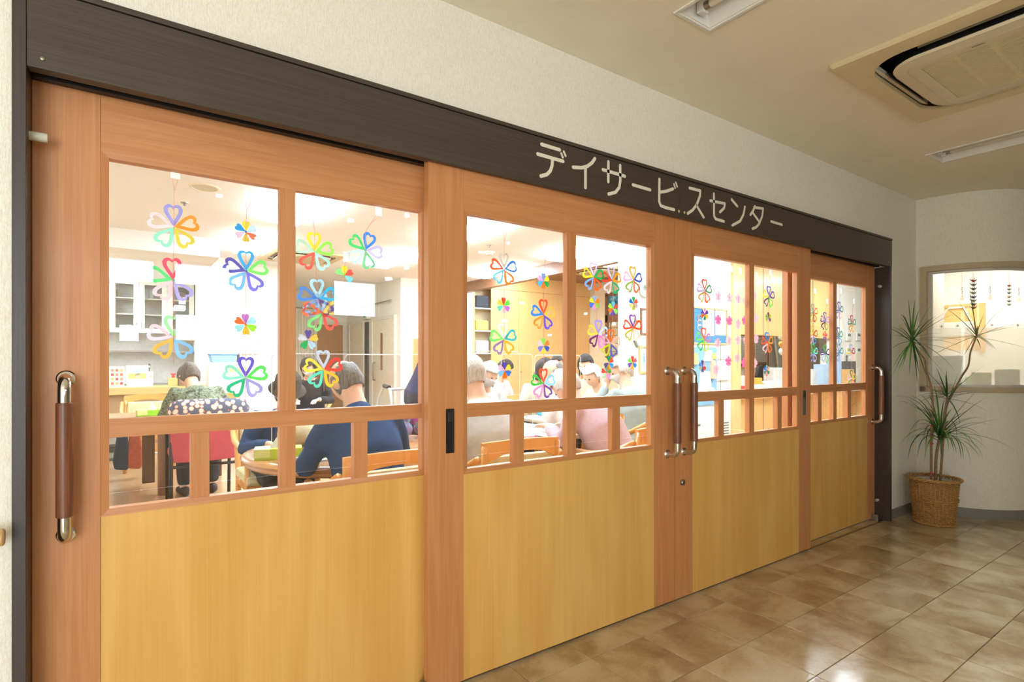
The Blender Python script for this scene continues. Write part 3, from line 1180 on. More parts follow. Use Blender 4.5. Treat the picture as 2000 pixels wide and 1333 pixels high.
cA = cane([(1819, 940), (1819, 860), (1822, 800), (1818, 755), (1809, 725), (1806, 703), (1796, 690), (1781, 665)], 0.009, 0.005)
cB = cane([(1836, 945), (1842, 860), (1846, 800), (1863, 765), (1877, 738), (1891, 715), (1895, 690), (1903, 668), (1907, 658)], 0.009, 0.0045)
cC = cane([(1827, 945), (1828, 900), (1832, 870), (1836, 855)], 0.011, 0.009)
cD = cane([(1844, 850), (1846, 810), (1849, 785), (1850, 776)], 0.010, 0.0065)
crown(cA, 38, 0.16, 0.42, (1.35, -1.0), 0.085, 0.0075, seed=3)
crown(cB, 22, 0.12, 0.40, (1.2, -0.7), 0.08, 0.0065, seed=11)
crown(cC + Vector((0, 0, .01)), 30, 0.30, 0.52, (1.2, 0.1), 0.20, 0.0085, seed=5)
crown(cC + Vector((0, 0, -.02)), 24, 0.28, 0.42, (1.15, 0.2), 0.55, 0.0085, seed=15)
crown(cD, 18, 0.18, 0.36, (1.1, -0.3), 0.10, 0.0075, seed=9)
# red ties round the canes
for x, y in ((1819, 867), (1819, 925), (1820, 832)):
    p = at_depth(x, y, D0)
    MB().tube([(p.x + .011 * math.cos(k * PI / 6), p.y + .011 * math.sin(k * PI / 6), p.z) for k in range(12)], 0.004, 6, closed=True).build('red_tie', plain('red_tie', (196, 40, 38), 0.6), plant, smooth=True)
# ------------------------------------------------------------------ paper garlands hanging behind the door glass
M_PETAL = paper('coloured_paper', None, 0.45)
M_STRING = plain('pink_thread', (240, 150, 130), 0.8)
def tape_mat():
    m, nt, out = new_mat('clear_tape')
    t = N(nt, 'ShaderNodeBsdfTransparent')
    d = N(nt, 'ShaderNodeBsdfTranslucent')
    d.inputs[0].default_value = (.95, .95, .93, 1)
    mp = coords(nt)
    n = noise(nt, mp, 220, 2)
    r = ramp(nt, n.outputs['Fac'], [(.35, (.35, .35, .35, 1)), (.65, (.6, .6, .6, 1))])
    mx = N(nt, 'ShaderNodeMixShader')
    nt.links.new(r.outputs[0], mx.inputs[0])
    nt.links.new(t.outputs[0], mx.inputs[1])
    nt.links.new(d.outputs[0], mx.inputs[2])
    nt.links.new(mx.outputs[0], out.inputs[0])
    return m


M_TAPE = tape_mat()
OUTER = [(0, 0), (.11, .18), (.235, .40), (.345, .62), (.375, .80), (.31, .94), (.19, 1.0), (.07, .97), (0, .90)]
INNER = [(0, .27), (.05, .35), (.11, .47), (.175, .60), (.21, .72), (.20, .81), (.14, .86), (.06, .84), (0, .77)]
SAK = [(0, 0), (.20, .26), (.36, .55), (.38, .78), (.26, .95), (.12, 1.0), (.10, .93), (.05, .86), (0, .82)]


def petal_mesh(kind):
    R = {'big': 0.0665, 'small': 0.0335, 'sakura': 0.0300}[kind]
    mb = MB()
    wide = {'big': 1.0, 'small': 0.9, 'sakura': 1.0}[kind]
    fold = {'big': 0.16, 'small': 0.10, 'sakura': 0.02}[kind]
    for s in (-1, 1):
        if kind == 'big':
            o = [(s * x * R, fold * x * R, z * R) for x, z in OUTER]
            i = [(s * x * R, fold * x * R, z * R) for x, z in INNER]
            n = len(o)
            mb.add(o + i, [(k, k + 1, n + k + 1, n + k) for k in range(n - 1)])
        else:
            src = SAK if kind == 'sakura' else OUTER
            o = [(s * x * R * wide, fold * x * R, z * R) for x, z in src]
            c = [(0, 0, z * R) for z in (0, .3, .6, .8, .9)]
            n = len(o)
            mb.add(o + [(0, 0, .5 * R)], [(k, k + 1, n) for k in range(n - 1)])
    me = mb.mesh('petal')
    me.materials.append(M_PETAL)
    return me


PETAL = {k: petal_mesh(k) for k in ('big', 'small', 'sakura')}
hub_mb = MB().lathe([(0.0, -.0006), (.0035, -.0004), (.0035, .0004), (0, .0006)], 10, (0, 0, 0), 'y')
HUB = hub_mb.mesh('flower')
HUB.materials.append(M_PETAL)


def flower(g, kind, p, cols, rot=0.0, step=None, sc=1.0):
    f = put('flower', HUB, None, g, local=True)
    f.location = p - wpos(g)
    f.color = lin(cols[-1])
    n = len(cols)
    st = step if step else 360.0 / n
    for k, c in enumerate(cols):
        if c is None:
            continue
        o = put('petal', PETAL[kind], None, f, local=True)
        o.rotation_euler = (0, math.radians(rot + k * st), 0)
        o.location = (0, 0.0004 * (k % 3), 0)
        o.scale = (sc, 1, sc)
        o.color = lin(c)
    return f


Wt, Pk = (252, 236, 240), (250, 205, 214)
GARLANDS = [
    # label, door side (o outer / i inner), tape pixel, [(kind, x, y, colours clockwise from top, rotation)]
    ('paper garland of three hollow flowers, topmost petal lavender, behind the pane beside the long handle', 'o', (342, 341), [
        ('big', 340, 443, [(150, 150, 222), (255, 150, 48), (222, 206, 78), (150, 236, 206), (250, 222, 228)], 0),
        ('big', 338, 547, [(236, 80, 112), (200, 190, 240), (180, 172, 238), (250, 215, 226), (92, 222, 132)], 0),
        ('big', 339, 660, [(158, 236, 170), (255, 184, 138), (138, 200, 252), (236, 190, 80), (246, 224, 240)], 0)]),
    ('paper garland of two small and two hollow flowers, next to the first mullion', 'o', (484, 388), [
        ('small', 480.5, 453, [(230, 214, 66), (190, 226, 242), (240, 120, 90), (216, 190, 80), (250, 200, 226), (28, 150, 220)], 0),
        ('big', 481, 530, [(66, 170, 236), (118, 226, 108), (122, 120, 226), (120, 192, 242), (88, 88, 182)], 0),
        ('small', 480, 634, [(190, 118, 202), (160, 226, 238), (150, 226, 58), (222, 186, 58), (150, 220, 226), (246, 108, 50)], 0),
        ('big', 480, 738, [(98, 88, 202), (88, 222, 90), (166, 166, 232), (28, 186, 132), (140, 232, 202)], 0)]),
    ('paper garland with a yellow topped hollow flower over light blue and orange ones', 'o', (609, 415), [
        ('big', 615, 492, [(242, 222, 58), (150, 236, 90), (180, 240, 230), (240, 98, 88), (190, 240, 210)], 0),
        ('big', 622, 583, [(172, 222, 242), (56, 180, 240), (96, 80, 150), (150, 170, 220), (78, 140, 226)], -6),
        ('big', 630, 611, [(172, 222, 242), (246, 206, 110), (240, 90, 80), (128, 220, 130), (250, 118, 78)], -5),
        ('small', 603, 664, [(90, 80, 152), (246, 200, 80), (180, 220, 246), (38, 176, 92), (214, 220, 232)], 3),
        ('big', 633, 722, [(196, 214, 236), (246, 68, 58), (236, 196, 50), (100, 222, 192), (236, 226, 80)], 0)]),
    ('single hollow paper flower with tilted blue and green petals beside the lapped door edges', 'o', (738, 415), [
        ('big', 714, 489, [(48, 130, 226), (200, 190, 242), (118, 206, 150), (204, 236, 246), (68, 206, 110)], 22)]),
    ('half folded little paper flower with red, yellow and green petals', 'o', (676, 505), [
        ('small', 673, 538, [(240, 220, 60), (240, 90, 80), (120, 210, 220), None, None, (140, 232, 130)], 0)]),
    ('paper garland hung from a grey-beige petalled flower above a red and green small one', 'i', (985, 447), [
        ('big', 985, 526, [(196, 186, 166), (68, 120, 212), (250, 120, 38), (108, 206, 232), (236, 90, 50)], 0),
        ('small', 985, 597, [(236, 68, 38), (100, 226, 80), (190, 110, 202), (250, 196, 190), (100, 216, 190), (242, 200, 70)], 0),
        ('big', 985, 663, [Wt, (60, 180, 190), (242, 176, 50), (146, 120, 172), (110, 236, 110)], 0),
        ('small', 986, 724, [(86, 66, 172), (242, 216, 70), (50, 110, 202), (250, 110, 18), (120, 196, 232), (250, 176, 206)], 0)]),
    ('paper garland of small and hollow flowers in front of the plain closet doors', 'i', (1066, 490), [
        ('small', 1063, 549, [(110, 150, 222), (226, 226, 48), (38, 160, 70), (255, 120, 28), (80, 170, 232), (220, 160, 226)], 0),
        ('big', 1062.5, 615, [(236, 74, 34), (246, 190, 80), (90, 80, 202), (246, 150, 50), (44, 130, 226)], 0),
        ('small', 1063, 676, [(114, 226, 80), (242, 130, 50), (50, 90, 192), (242, 216, 70), (130, 124, 216), (250, 200, 206)], 0),
        ('big', 1063, 750, [(242, 84, 50), (150, 220, 242), (120, 70, 152), (246, 150, 212), (58, 190, 70)], 0)]),
    ('paper garland topped by a pale lavender and green hollow flower', 'i', (1160, 470), [
        ('big', 1160, 541, [(212, 196, 232), (34, 166, 84), (242, 94, 28), (130, 166, 226), (216, 212, 48)], 0),
        ('small', 1162.5, 592, [(130, 176, 216), (246, 130, 28), (140, 190, 70), (246, 150, 202), (70, 110, 216), (226, 220, 58)], 0),
        ('big', 1170, 653, [(160, 150, 226), (196, 220, 246), (250, 140, 212), (110, 44, 100), (236, 216, 70)], 5)]),
    ('paper garland with red, orange and emerald hollow flower over the shoji window', 'i', (1198, 484), [
        ('big', 1197, 548, [(196, 190, 206), (250, 146, 28), (0, 160, 94), (250, 200, 202), (220, 64, 48)], 0),
        ('small', 1198.5, 603, [(80, 180, 202), (216, 74, 58), (140, 226, 90), (94, 54, 160), (250, 114, 28), (166, 216, 58)], 0),
        ('big', 1193, 671, [(242, 110, 38), (246, 180, 160), (80, 94, 172), (196, 206, 54), (250, 170, 192)], 5),
        ('small', 1189.5, 709, [(8, 150, 94), (240, 80, 50), (60, 146, 216), (232, 172, 58), (80, 74, 140), (250, 200, 150)], 0),
        ('small', 1186, 728, [(130, 160, 140), (90, 160, 70), (226, 150, 216), (176, 220, 180), (226, 80, 58)], 0)]),
    ('paper garland in front of the white wall and wall clock', 'i', (1240, 490), [
        ('big', 1238.5, 547, [(226, 166, 24), (64, 84, 160), (196, 94, 34), (140, 170, 58), (246, 160, 196)], 0),
        ('small', 1239, 593, [(28, 166, 94), (226, 80, 58), (190, 160, 150), (176, 190, 38), (242, 200, 130), (34, 100, 190)], 0),
        ('big', 1237.5, 641, [(130, 64, 150), (236, 80, 38), (250, 206, 176), (190, 180, 44), (232, 74, 34)], 0),
        ('small', 1237, 709, [(216, 64, 44), (202, 110, 124), (38, 130, 206), (236, 180, 58), (110, 74, 170), (124, 226, 84)], 0)]),
    ('paper garland beside the double pull handles, orange and lavender on top', 'i', (1379, 516), [
        ('big', 1377.5, 569, [(206, 80, 28), (68, 136, 70), (242, 90, 28), (186, 146, 58), (176, 146, 202)], 0),
        ('small', 1377, 614, [(236, 160, 186), (90, 58, 140), (232, 186, 48), (38, 150, 90), (232, 90, 48), (110, 58, 160)], 0),
        ('big', 1376, 664, [(236, 90, 48), (206, 130, 166), (206, 212, 58), (58, 186, 90), (120, 216, 80)], 0),
        ('small', 1374, 716, [(70, 74, 140), (200, 176, 180), (226, 70, 48), (70, 74, 140), (170, 166, 130), (70, 120, 202)], 0)]),
    ('paper garland topped by a blue, purple and lime hollow flower near the flush pull', 'i', (1503, 535), [
        ('big', 1503, 580, [(70, 100, 182), (90, 58, 130), (100, 216, 70), (70, 58, 110), (206, 206, 48)], 0),
        ('small', 1501, 621, [(120, 58, 90), (160, 176, 58), (90, 70, 120), (236, 180, 140), (130, 170, 90), (110, 160, 70)], 0),
        ('big', 1500, 670, [(48, 130, 202), (242, 150, 58), (236, 110, 48), (250, 200, 200), (232, 90, 58)], 0),
        ('small', 1498, 724, [(90, 170, 180), (242, 160, 130), (60, 120, 70), (240, 150, 120), (90, 110, 120), (60, 110, 202)], 0)]),
    ('paper garland of hollow flowers partly hidden by the lapped door edge', 'o', (1590, 570), [
        ('big', 1589, 612, [(120, 150, 150), (230, 110, 60), (200, 60, 60), (160, 170, 80), (90, 160, 150)], 0),
        ('big', 1589, 655, [(180, 180, 70), (200, 70, 50), (90, 150, 210), (240, 180, 200), (170, 180, 60)], 0),
        ('big', 1589, 690, [(90, 180, 90), (120, 210, 190), (190, 180, 220), (110, 150, 220), (80, 170, 110)], 0)]),
    ('paper garland with dark violet hollow flower above a red-orange small one', 'o', (1614, 590), [
        ('big', 1613, 628, [(72, 72, 152), (150, 140, 210), (90, 170, 90), (72, 30, 80), (90, 80, 170)], 0),
        ('small', 1613, 656, [(240, 120, 50), (200, 60, 60), (130, 70, 150), (120, 90, 170), (220, 90, 60)], 0),
        ('big', 1613, 692, [(80, 170, 90), (60, 60, 110), (140, 190, 120), (160, 200, 220), (90, 70, 140)], 0)]),
    ('paper garland of navy and teal hollow flowers beside the slim mullion', 'o', (1641, 570), [
        ('big', 1640, 607, [(70, 80, 140), (60, 110, 130), (240, 170, 180), (120, 130, 180), (90, 100, 150)], 0),
        ('big', 1640, 657, [(80, 100, 150), (60, 160, 130), (90, 170, 200), (120, 130, 180), (70, 110, 120)], 0),
        ('big', 1640, 690, [(90, 140, 190), (70, 150, 160), (200, 200, 210), (120, 130, 170), (80, 120, 180)], 0)]),
    ('paper garland with brick red, lavender and green topped flowers next to the dark post', 'o', (1666, 590), [
        ('big', 1665, 633, [(190, 70, 48), (50, 120, 100), (220, 170, 70), (200, 150, 60), (60, 110, 110)], 0),
        ('big', 1664, 690, [(160, 150, 200), (180, 60, 80), (240, 200, 200), (190, 200, 210), (222, 190, 70)], 0),
        ('big', 1664, 740, [(60, 130, 70), (230, 200, 60), (220, 80, 60), (90, 150, 90), (230, 190, 200)], 0)]),
]
hot, pale = (250, 112, 168), (248, 190, 202)
SAKURA = [
    ('string of pink paper cherry blossoms, nearest the double pull handles', (1406, 520), [(1404, 578, pale), (1404, 625, hot), (1403.5, 671, pale), (1400, 722, pale)]),
    ('string of pink paper cherry blossoms, second from the double pull handles', (1426, 527), [(1425, 582, pale), (1425, 627, hot), (1424.5, 666, pale), (1423, 706, hot)]),
    ('string of pink paper cherry blossoms, third from the double pull handles', (1444, 531), [(1443, 584, pale), (1442.5, 633, pale), (1442, 665, pale), (1442, 700, pale)]),
    ('string of pink paper cherry blossoms, fourth from the double pull handles', (1457, 536), [(1456, 588, pale), (1456, 626, hot), (1457, 665, pale), (1454.5, 709, hot)]),
    ('string of pink paper cherry blossoms, half hidden by the mullion', (1476, 540), [(1475, 578, pale), (1477, 622, pale), (1477, 662, pale), (1475, 710, pale)]),
]


def garland(label, Y, tape, fl, group):
    tp = on_y(tape[0], tape[1], Y)
    g = root('paper_garland', label, 'garland', tp, group=group)
    # tape on the glass
    MB().box(tp.x - .012, tp.x + .012, Y - .006, Y - .0055, tp.z - .014, tp.z + .022).build('tape', M_TAPE, g)
    pts = [on_y(f[1], f[2], Y) for f in fl]
    mb = MB()
    first = pts[0] + Vector((0, 0, .066 if fl[0][0] == 'big' else .03))
    mid = tp.lerp(first, .55)
    mb.tube([tp + Vector((-.007, -.005, -.012)), mid], 0.0006, 5).tube([tp + Vector((.007, -.005, -.012)), mid], 0.0006, 5)
    mb.tube([mid, first] + [p + Vector((0, .0015, 0)) for p in pts] + [pts[-1] + Vector((0, .001, -.075))], 0.0007, 5)
    mb.build('string', M_STRING, g)
    for f, p in zip(fl, pts):
        flower(g, f[0], p + Vector((0, random.uniform(0, .006), 0)), f[3], f[4] + random.uniform(-3, 3))
    return g


Y_FO, Y_FI = Y_OUT + 0.026 + 0.014, Y_IN + 0.026 + 0.014
for label, side, tape, fl in GARLANDS:
    garland(label, Y_FO if side == 'o' else Y_FI, tape, fl, 'flower garlands behind the door glass')
for label, tape, fl in SAKURA:
    garland(label, Y_FI, tape, [('sakura', x, y, [c] * 5, random.uniform(-8, 8)) for x, y, c in fl], 'cherry blossom strings behind the door glass')

# loose scraps of tape left on the panes
SCRAPS = [(428, 383, 'o', .020, .012, 'above the yellow-topped little flower'), (685, 431, 'o', .024, .014, 'above the half folded flower'), (672, 415, 'o', .006, .034, 'upright, beside the pink thread'),
          (795, 420, 'o', .020, .022, 'in the upper corner by the lapped edge'), (794, 523, 'o', .022, .016, 'beside the white lamp reflection'), (759, 545, 'o', .030, .014, 'beside the reflected window'),
          (992, 475, 'i', .018, .012, 'below the closet garland tape'), (939, 493, 'i', .026, .010, 'near the smoke detector'), (1019, 592, 'i', .026, .012, 'on the closet door view'), (985, 627, 'i', .032, .014, 'above the white petalled flower'),
          (1074, 655, 'i', .024, .010, 'above the small green topped flower'), (1144, 613, 'i', .022, .012, 'beside the periwinkle flower'), (1151, 509, 'i', .028, .012, 'just above the lavender flower'), (1199, 633, 'i', .026, .016, 'on the thread over the shoji window'),
          (1258, 486, 'i', .024, .016, 'in the corner above the clock')]
for x, y, s, w, h, where in SCRAPS:
    Y = (Y_OUT if s == 'o' else Y_IN) + 0.0205
    p = on_y(x, y, Y)
    mb = MB()
    a = random.uniform(-.2, .2)
    c, q = math.cos(a), math.sin(a)
    poly = [(p.x + (u * c - v * q) * w / 2, p.z + (u * q + v * c) * h / 2) for u, v in ((-1, -1), (.3, -.9), (1, -.6), (.95, .9), (0, 1), (-.9, .8))]
    mb.prism(poly, Y, Y + .0003)
    tag(mb.build('tape_scrap', M_TAPE), 'scrap of clear tape on the door glass ' + where, 'tape', 'tape scraps on the door glass')
# ------------------------------------------------------------------ the day room behind the doors: shell
M_DAYFLOOR = wood('day_room_vinyl', (206, 172, 132), (182, 144, 102), 'y', 0.25, rough=0.22, contrast=0.6, coat=0.2)
M_OAK = wood('honey_oak', (236, 194, 132), (222, 172, 106), 'z', 0.7, contrast=0.7)
M_OAK_H = wood('honey_oak_level', (236, 194, 132), (222, 172, 106), 'x', 0.7, contrast=0.7)
M_BEAMW = wood('brown_beam', (132, 90, 62), (104, 68, 46), 'y', 0.8)
M_COUNTER = plain('counter_base', (168, 138, 98), 0.6)
M_LAMPON = emit('lit_diffuser', (228, 242, 255), FIXTURE_STRENGTH)

MB().box(-1.1, 13.2, 1.96, 12.2, -0.06, 0.0).build('floor', M_DAYFLOOR)
struct(bpy.data.objects['floor.001'], 'shiny orange-brown wood-look floor of the day room', 'floor')
mb = MB()
mb.box(-1.1, 5.35, 1.96, 12.2, Z_DAY, Z_DAY + .1)
mb.box(5.35, 13.2, 1.96, 4.85, Z_DAY, Z_DAY + .1)
mb.box(7.17, 13.2, 4.85, 6.45, Z_DAY, Z_DAY + .1)
o = mb.build('ceiling', M_DAYCEIL)
struct(o, 'white ceiling of the day room behind the doors', 'ceiling')
MB().box(5.35, 9.0, 4.85, 9.3, 2.95, 3.0).build('ceiling', wood('alcove_boards', (140, 98, 66), (116, 78, 50), 'x', 0.6))
struct(bpy.data.objects['ceiling.002'], 'brown wooden ceiling of the alcove beyond the beam', 'ceiling')
mb = MB().box(5.35, 5.47, 4.85, 9.3, 2.52, 2.96)
struct(mb.build('trim_6', M_BEAMW), 'brown wooden ceiling beam between white ceiling and closet alcove', 'beam')


def wall(name, label, boxes, mat=None):
    mb = MB()
    for b in boxes:
        mb.box(*b)
    return struct(mb.build(name, mat or M_DAYWALL), label, 'wall')


wall('wall_day_left', 'white side wall of the day room by the kitchen', [(-1.2, -1.1, 1.96, 12.2, 0, 2.8)])
wall('wall_kitchen', 'white wall behind the kitchen cabinets', [(-1.1, 1.05, 10.8, 10.9, 0, 2.7), (1.05, 1.45, 8.9, 10.9, 0, 2.7)], plain('kitchen_wall', (242, 240, 234), 0.8))
wall('wall_soffit', 'cream lowered ceiling edge in front of the kitchen', [(-1.1, 1.03, 7.6, 10.8, 2.48, 2.7)], M_DAYCEIL)
wall('wall_passage', 'white walls of the passage with sliding doors beyond the round table', [(1.45, 2.2, 9.2, 9.35, 0, 2.7), (2.1, 2.2, 9.35, 12.0, 0, 2.7), (2.2, 4.11, 12.0, 12.1, 0, 2.7), (4.11, 4.25, 9.2, 12.1, 0, 2.7), (4.25, 5.6, 9.2, 9.35, 0, 2.7)])
wall('wall_alcove', 'beige wall behind the closet', [(5.47, 8.8, 9.45, 9.55, 0, 3.0)], plain('alcove_wall', (222, 206, 172), 0.85))
wall('wall_alcove_side', 'beige side wall of the alcove with the lattice window', [(8.7, 8.8, 6.45, 9.45, 0, 3.0)], plain('alcove_wall', (222, 206, 172), 0.85))
wall('wall_clock', 'white wall with clock, pictures and notice board', [(5.04, 7.17, 4.7, 4.85, 0, 2.95), (5.35, 8.8, 4.7, 4.85, 2.7, 3.0)], plain('white_wall', (246, 244, 238), 0.85, var=0.01))
wall('wall_hatch', 'pale wooden wall with an open hatch into the office', [(7.36, 10.18, 4.7, 4.8, 0, 0.68), (7.36, 10.18, 4.7, 4.8, 1.61, 2.7)], M_OAK)
wall('wall_far', 'white end wall with control panels beyond the hatch', [(10.18, 13.2, 4.7, 4.8, 0, 2.7), (13.1, 13.2, 2.5, 4.7, 0, 2.7)])
wall('wall_hatch_back', 'white back wall of the office behind the hatch', [(7.07, 13.2, 6.35, 6.45, 0, 3.0), (7.07, 7.17, 4.85, 6.35, 0, 3.0), (13.1, 13.2, 4.8, 6.35, 0, 2.7)], plain('office_cream', (226, 216, 194), 0.85))
wall('wall_partition', 'white partition between day room and glazed office', [(5.337, 6.45, 1.96, 2.03, 0, 2.75), (6.38, 6.45, 2.03, 2.5, 0, 2.75), (6.45, 13.2, 2.45, 2.52, 0, 2.75)])
MB().box(7.17, 7.36, 4.66, 4.86, 0, 2.7).build('trim_7', wood('yellow_post', (240, 208, 150), (228, 188, 122), 'z', 0.6, contrast=.6), bevel=.004)
struct(bpy.data.objects['trim_7'], 'pale yellow wooden post between white wall and hatch', 'post')

# fluorescent fixtures of the day room, lit
fx_label = {(1.405, 2.9): 'over the round table', }


def fixture(x, y, z, label, sy=1.2, sx=0.31):
    o = root('fluorescent_fixture', label, 'lamp', (x, y, z), group='lit ceiling fixtures in the day room')
    mb = MB()
    t = .012
    mb.box(-sx / 2, sx / 2, -sy / 2, sy / 2, -.008, 0)
    mb.build('frame', M_WHITEMETAL, o, local=True)
    MB().box(-sx / 2 + t, sx / 2 - t, -sy / 2 + t, sy / 2 - t, -.065, -.008).build('diffuser', M_LAMPON, o, local=True)


xs = [(1.405, 'kitchen side'), (3.24, 'middle'), (5.05, 'clock wall side')]
ys = [(3.3, 'next to the doors'), (5.5, 'halfway into the room'), (7.5, 'towards the back wall')]
for x, xl in xs:
    for y, yl in ys:
        fixture(x, y, Z_DAY, 'lit ceiling light panel in the %s row, %s' % (xl, yl))
fixture(-.35, 9.6, 2.48, 'lit ceiling light panel added to brighten the kitchen')  # extra lamp, added to lift the dim kitchen wall
fixture(7.05, 6.5, 2.95, 'lit ceiling light panel on the wooden alcove ceiling near the beam')
fixture(6.3, 8.3, 2.95, 'lit ceiling light panel on the wooden alcove ceiling near the closet')
fixture(6.9, 3.4, Z_DAY, 'lit ceiling light panel in front of the notice board')
fixture(9.6, 3.5, Z_DAY, 'lit ceiling light panel in front of the hatch')
fixture(8.9, 5.6, Z_DAY, 'lit ceiling light panel in the office behind the hatch')
c = copy_tree(ac)
c.location = (2.15, 8.2, Z_DAY)
c['label'] = 'ivory ceiling air conditioner in the day room above the passage'
c = copy_tree(ac)
c.location = (7.6, 7.75, 2.95)
c['label'] = 'ivory air conditioner on the wooden ceiling of the closet alcove'
# ceiling speaker, sprinkler, smoke detector
p = on_z(400, 366, Z_DAY)
sp = root('ceiling_speaker', 'round grey ceiling speaker above the kitchen side of the day room', 'speaker', p)
MB().lathe([(0.0, -.004), (.098, -.004), (.098, 0)], 28, p).build('grille', plain('speaker_grey', (206, 198, 178), .8), sp)
MB().lathe([(.098, -.002), (.098, -.009), (.118, -.006), (.122, 0)], 28, p).build('rim', plain('speaker_rim', (236, 222, 190), .6), sp, smooth=.6)
p = on_z(361, 396, Z_DAY)
tag(MB().lathe([(0.0, -.03), (.012, -.03), (.012, -.012), (.035, -.006), (.036, 0)], 16, p).build('sprinkler', M_STEEL, smooth=.6), 'small metal sprinkler head on the ceiling beside the round speaker', 'sprinkler')
p = on_z(956, 492, Z_DAY)
tag(MB().lathe([(0.0, -.045), (.045, -.045), (.055, -.025), (.075, -.02), (.078, 0)], 20, p).build('smoke_detector', M_WHITEMETAL, smooth=.6), 'white smoke detector on the day room ceiling in front of the closet', 'smoke detector')
p = on_z(955, 479, Z_DAY)
tag(MB().lathe([(0.0, -.025), (.014, -.025), (.014, -.01), (.03, -.006), (.03, 0)], 14, p).build('sprinkler', M_STEEL, smooth=.6), 'small metal sprinkler head on the ceiling beside the smoke detector', 'sprinkler')

# ------------------------------------------------------------------ kitchen
kc = root('kitchen_counter', 'long brown kitchen counter with orange wooden front edge', 'counter', (0, 9.0, 0))
MB().box(-1.09, 1.04, 8.86, 9.40, 0, .78).build('base', M_COUNTER, kc)
MB().box(-1.09, 1.04, 8.78, 9.45, .78, .875).build('worktop', M_OAK_H, kc, bevel=.006)
MB().box(-1.09, 1.04, 8.84, 8.86, 0, .12).build('kick_board', wood('kick_board', (214, 156, 88), (196, 136, 70), 'x', .7), kc)
kb = root('sink_unit', 'white kitchen sink unit along the back wall', 'kitchen unit', (0, 10.4, 0))
MB().box(-1.09, 1.04, 10.15, 10.79, 0, .82).build('base', M_WHITEMETAL, kb)
MB().box(-1.09, 1.04, 10.12, 10.79, .82, .86).build('sink_top', M_STEEL, kb, bevel=.004)
MB().tube([(.43, 10.7, .86), (.43, 10.7, 1.12), (.43, 10.66, 1.17), (.43, 10.55, 1.16), (.43, 10.52, 1.10)], .014, 10).build('tap', M_CHROME, kb, smooth=True)
MB().box(-1.09, 1.04, 10.5, 10.79, 1.36, 1.385).build('shelf', M_STEEL, kb)
wc = root('wall_cabinet', 'row of cream wall cabinets with glass doors over the kitchen sink', 'cabinet', (0, 10.6, 1.7))
M_CREAM = plain('cream_cabinet', (228, 222, 206), .5)
MB().box(-.83, 1.04, 10.76, 10.79, 1.68, 2.48).box(-.83, 1.04, 10.45, 10.76, 1.66, 1.70).box(-.83, 1.04, 10.45, 10.76, 2.44, 2.48).box(-.83, -.80, 10.45, 10.76, 1.7, 2.44).box(1.01, 1.04, 10.45, 10.76, 1.7, 2.44).build('body', plain('cabinet_inside', (206, 204, 196), .7), wc)
for k in range(2):
    MB().box(-.80, 1.01, 10.47, 10.76, 1.94 + k * .25, 1.955 + k * .25).build('shelf', M_CREAM, wc)
for k in range(5):
    x0 = -.83 + k * .374
    x1 = x0 + .370
    f = .07
    mb = MB().box(x0, x1, 10.43, 10.45, 1.66, 1.66 + f).box(x0, x1, 10.43, 10.45, 2.48 - f, 2.48).box(x0, x0 + f, 10.43, 10.45, 1.66 + f, 2.48 - f).box(x1 - f, x1, 10.43, 10.45, 1.66 + f, 2.48 - f)
    dr = mb.build('cabinet_door', M_CREAM, wc)
    MB().box(x0 + f, x1 - f, 10.438, 10.442, 1.66 + f, 2.48 - f).build('door_glass', M_GLASS, dr)
    xh = x1 - .03 if k % 2 == 0 else x0 + .03
    MB().tube([(xh, 10.42, 1.72), (xh, 10.42, 1.82)], .005, 6).build('handle', M_STEEL, dr)
rnd = random.Random(4)
for k in range(12):
    x = -.7 + k * .145
    z = (1.70, 1.955, 2.205)[k % 3]
    h = rnd.uniform(.08, .16)
    r = rnd.uniform(.03, .05)
    cc = [(196, 200, 190), (170, 180, 150), (220, 214, 200), (150, 140, 130)][k % 4]
    tag(MB().lathe([(0, z), (r * .8, z), (r, z + h * .5), (r * .9, z + h), (r * .8, z + h), (r * .75, z + .01), (0, z + .012)], 14, (x, 10.6, 0)).build('cup', plain('crockery_%d' % (k % 4), cc, .3), smooth=.6),
        '%s cup on the %s shelf of the glass-door kitchen cabinet' % (['pale grey', 'green-grey', 'cream', 'brown'][k % 4], ['bottom', 'middle', 'top'][k % 3]), 'cup', 'crockery in the kitchen wall cabinet')
# things on the kitchen counter
ZC = .875


def card(name, label, x0, x1, y0, y1, Y, mat, cat, prints, tilt=.12):
    """upright card standing on the counter, with printed blocks"""
    a, b = on_y(x0, y0, Y), on_y(x1, y1, Y)
    b.z = ZC
    o = root(name, label, cat, ((a.x + b.x) / 2, Y, b.z))
    h = a.z - b.z
    MB().add([(a.x, Y, b.z), (b.x, Y, b.z), (b.x, Y + h * tilt, a.z), (a.x, Y + h * tilt, a.z), (a.x, Y + .07, b.z), (b.x, Y + .07, b.z), (b.x, Y + h * tilt + .004, a.z), (a.x, Y + h * tilt + .004, a.z)],
             [(0, 1, 2, 3), (4, 7, 6, 5), (3, 2, 6, 7), (0, 3, 7, 4), (1, 5, 6, 2)]).build('card', mat, o)
    for (u0, u1, v0, v1, c) in prints:
        w = b.x - a.x
        vs = [(a.x + w * u, Y + h * v * tilt - .0015, b.z + h * v) for u, v in ((u0, v0), (u1, v0), (u1, v1), (u0, v1))]
        MB().add(vs, [(0, 1, 2, 3)]).build('print', plain('print_%d_%d_%d' % c, c, .7), o)
    return o


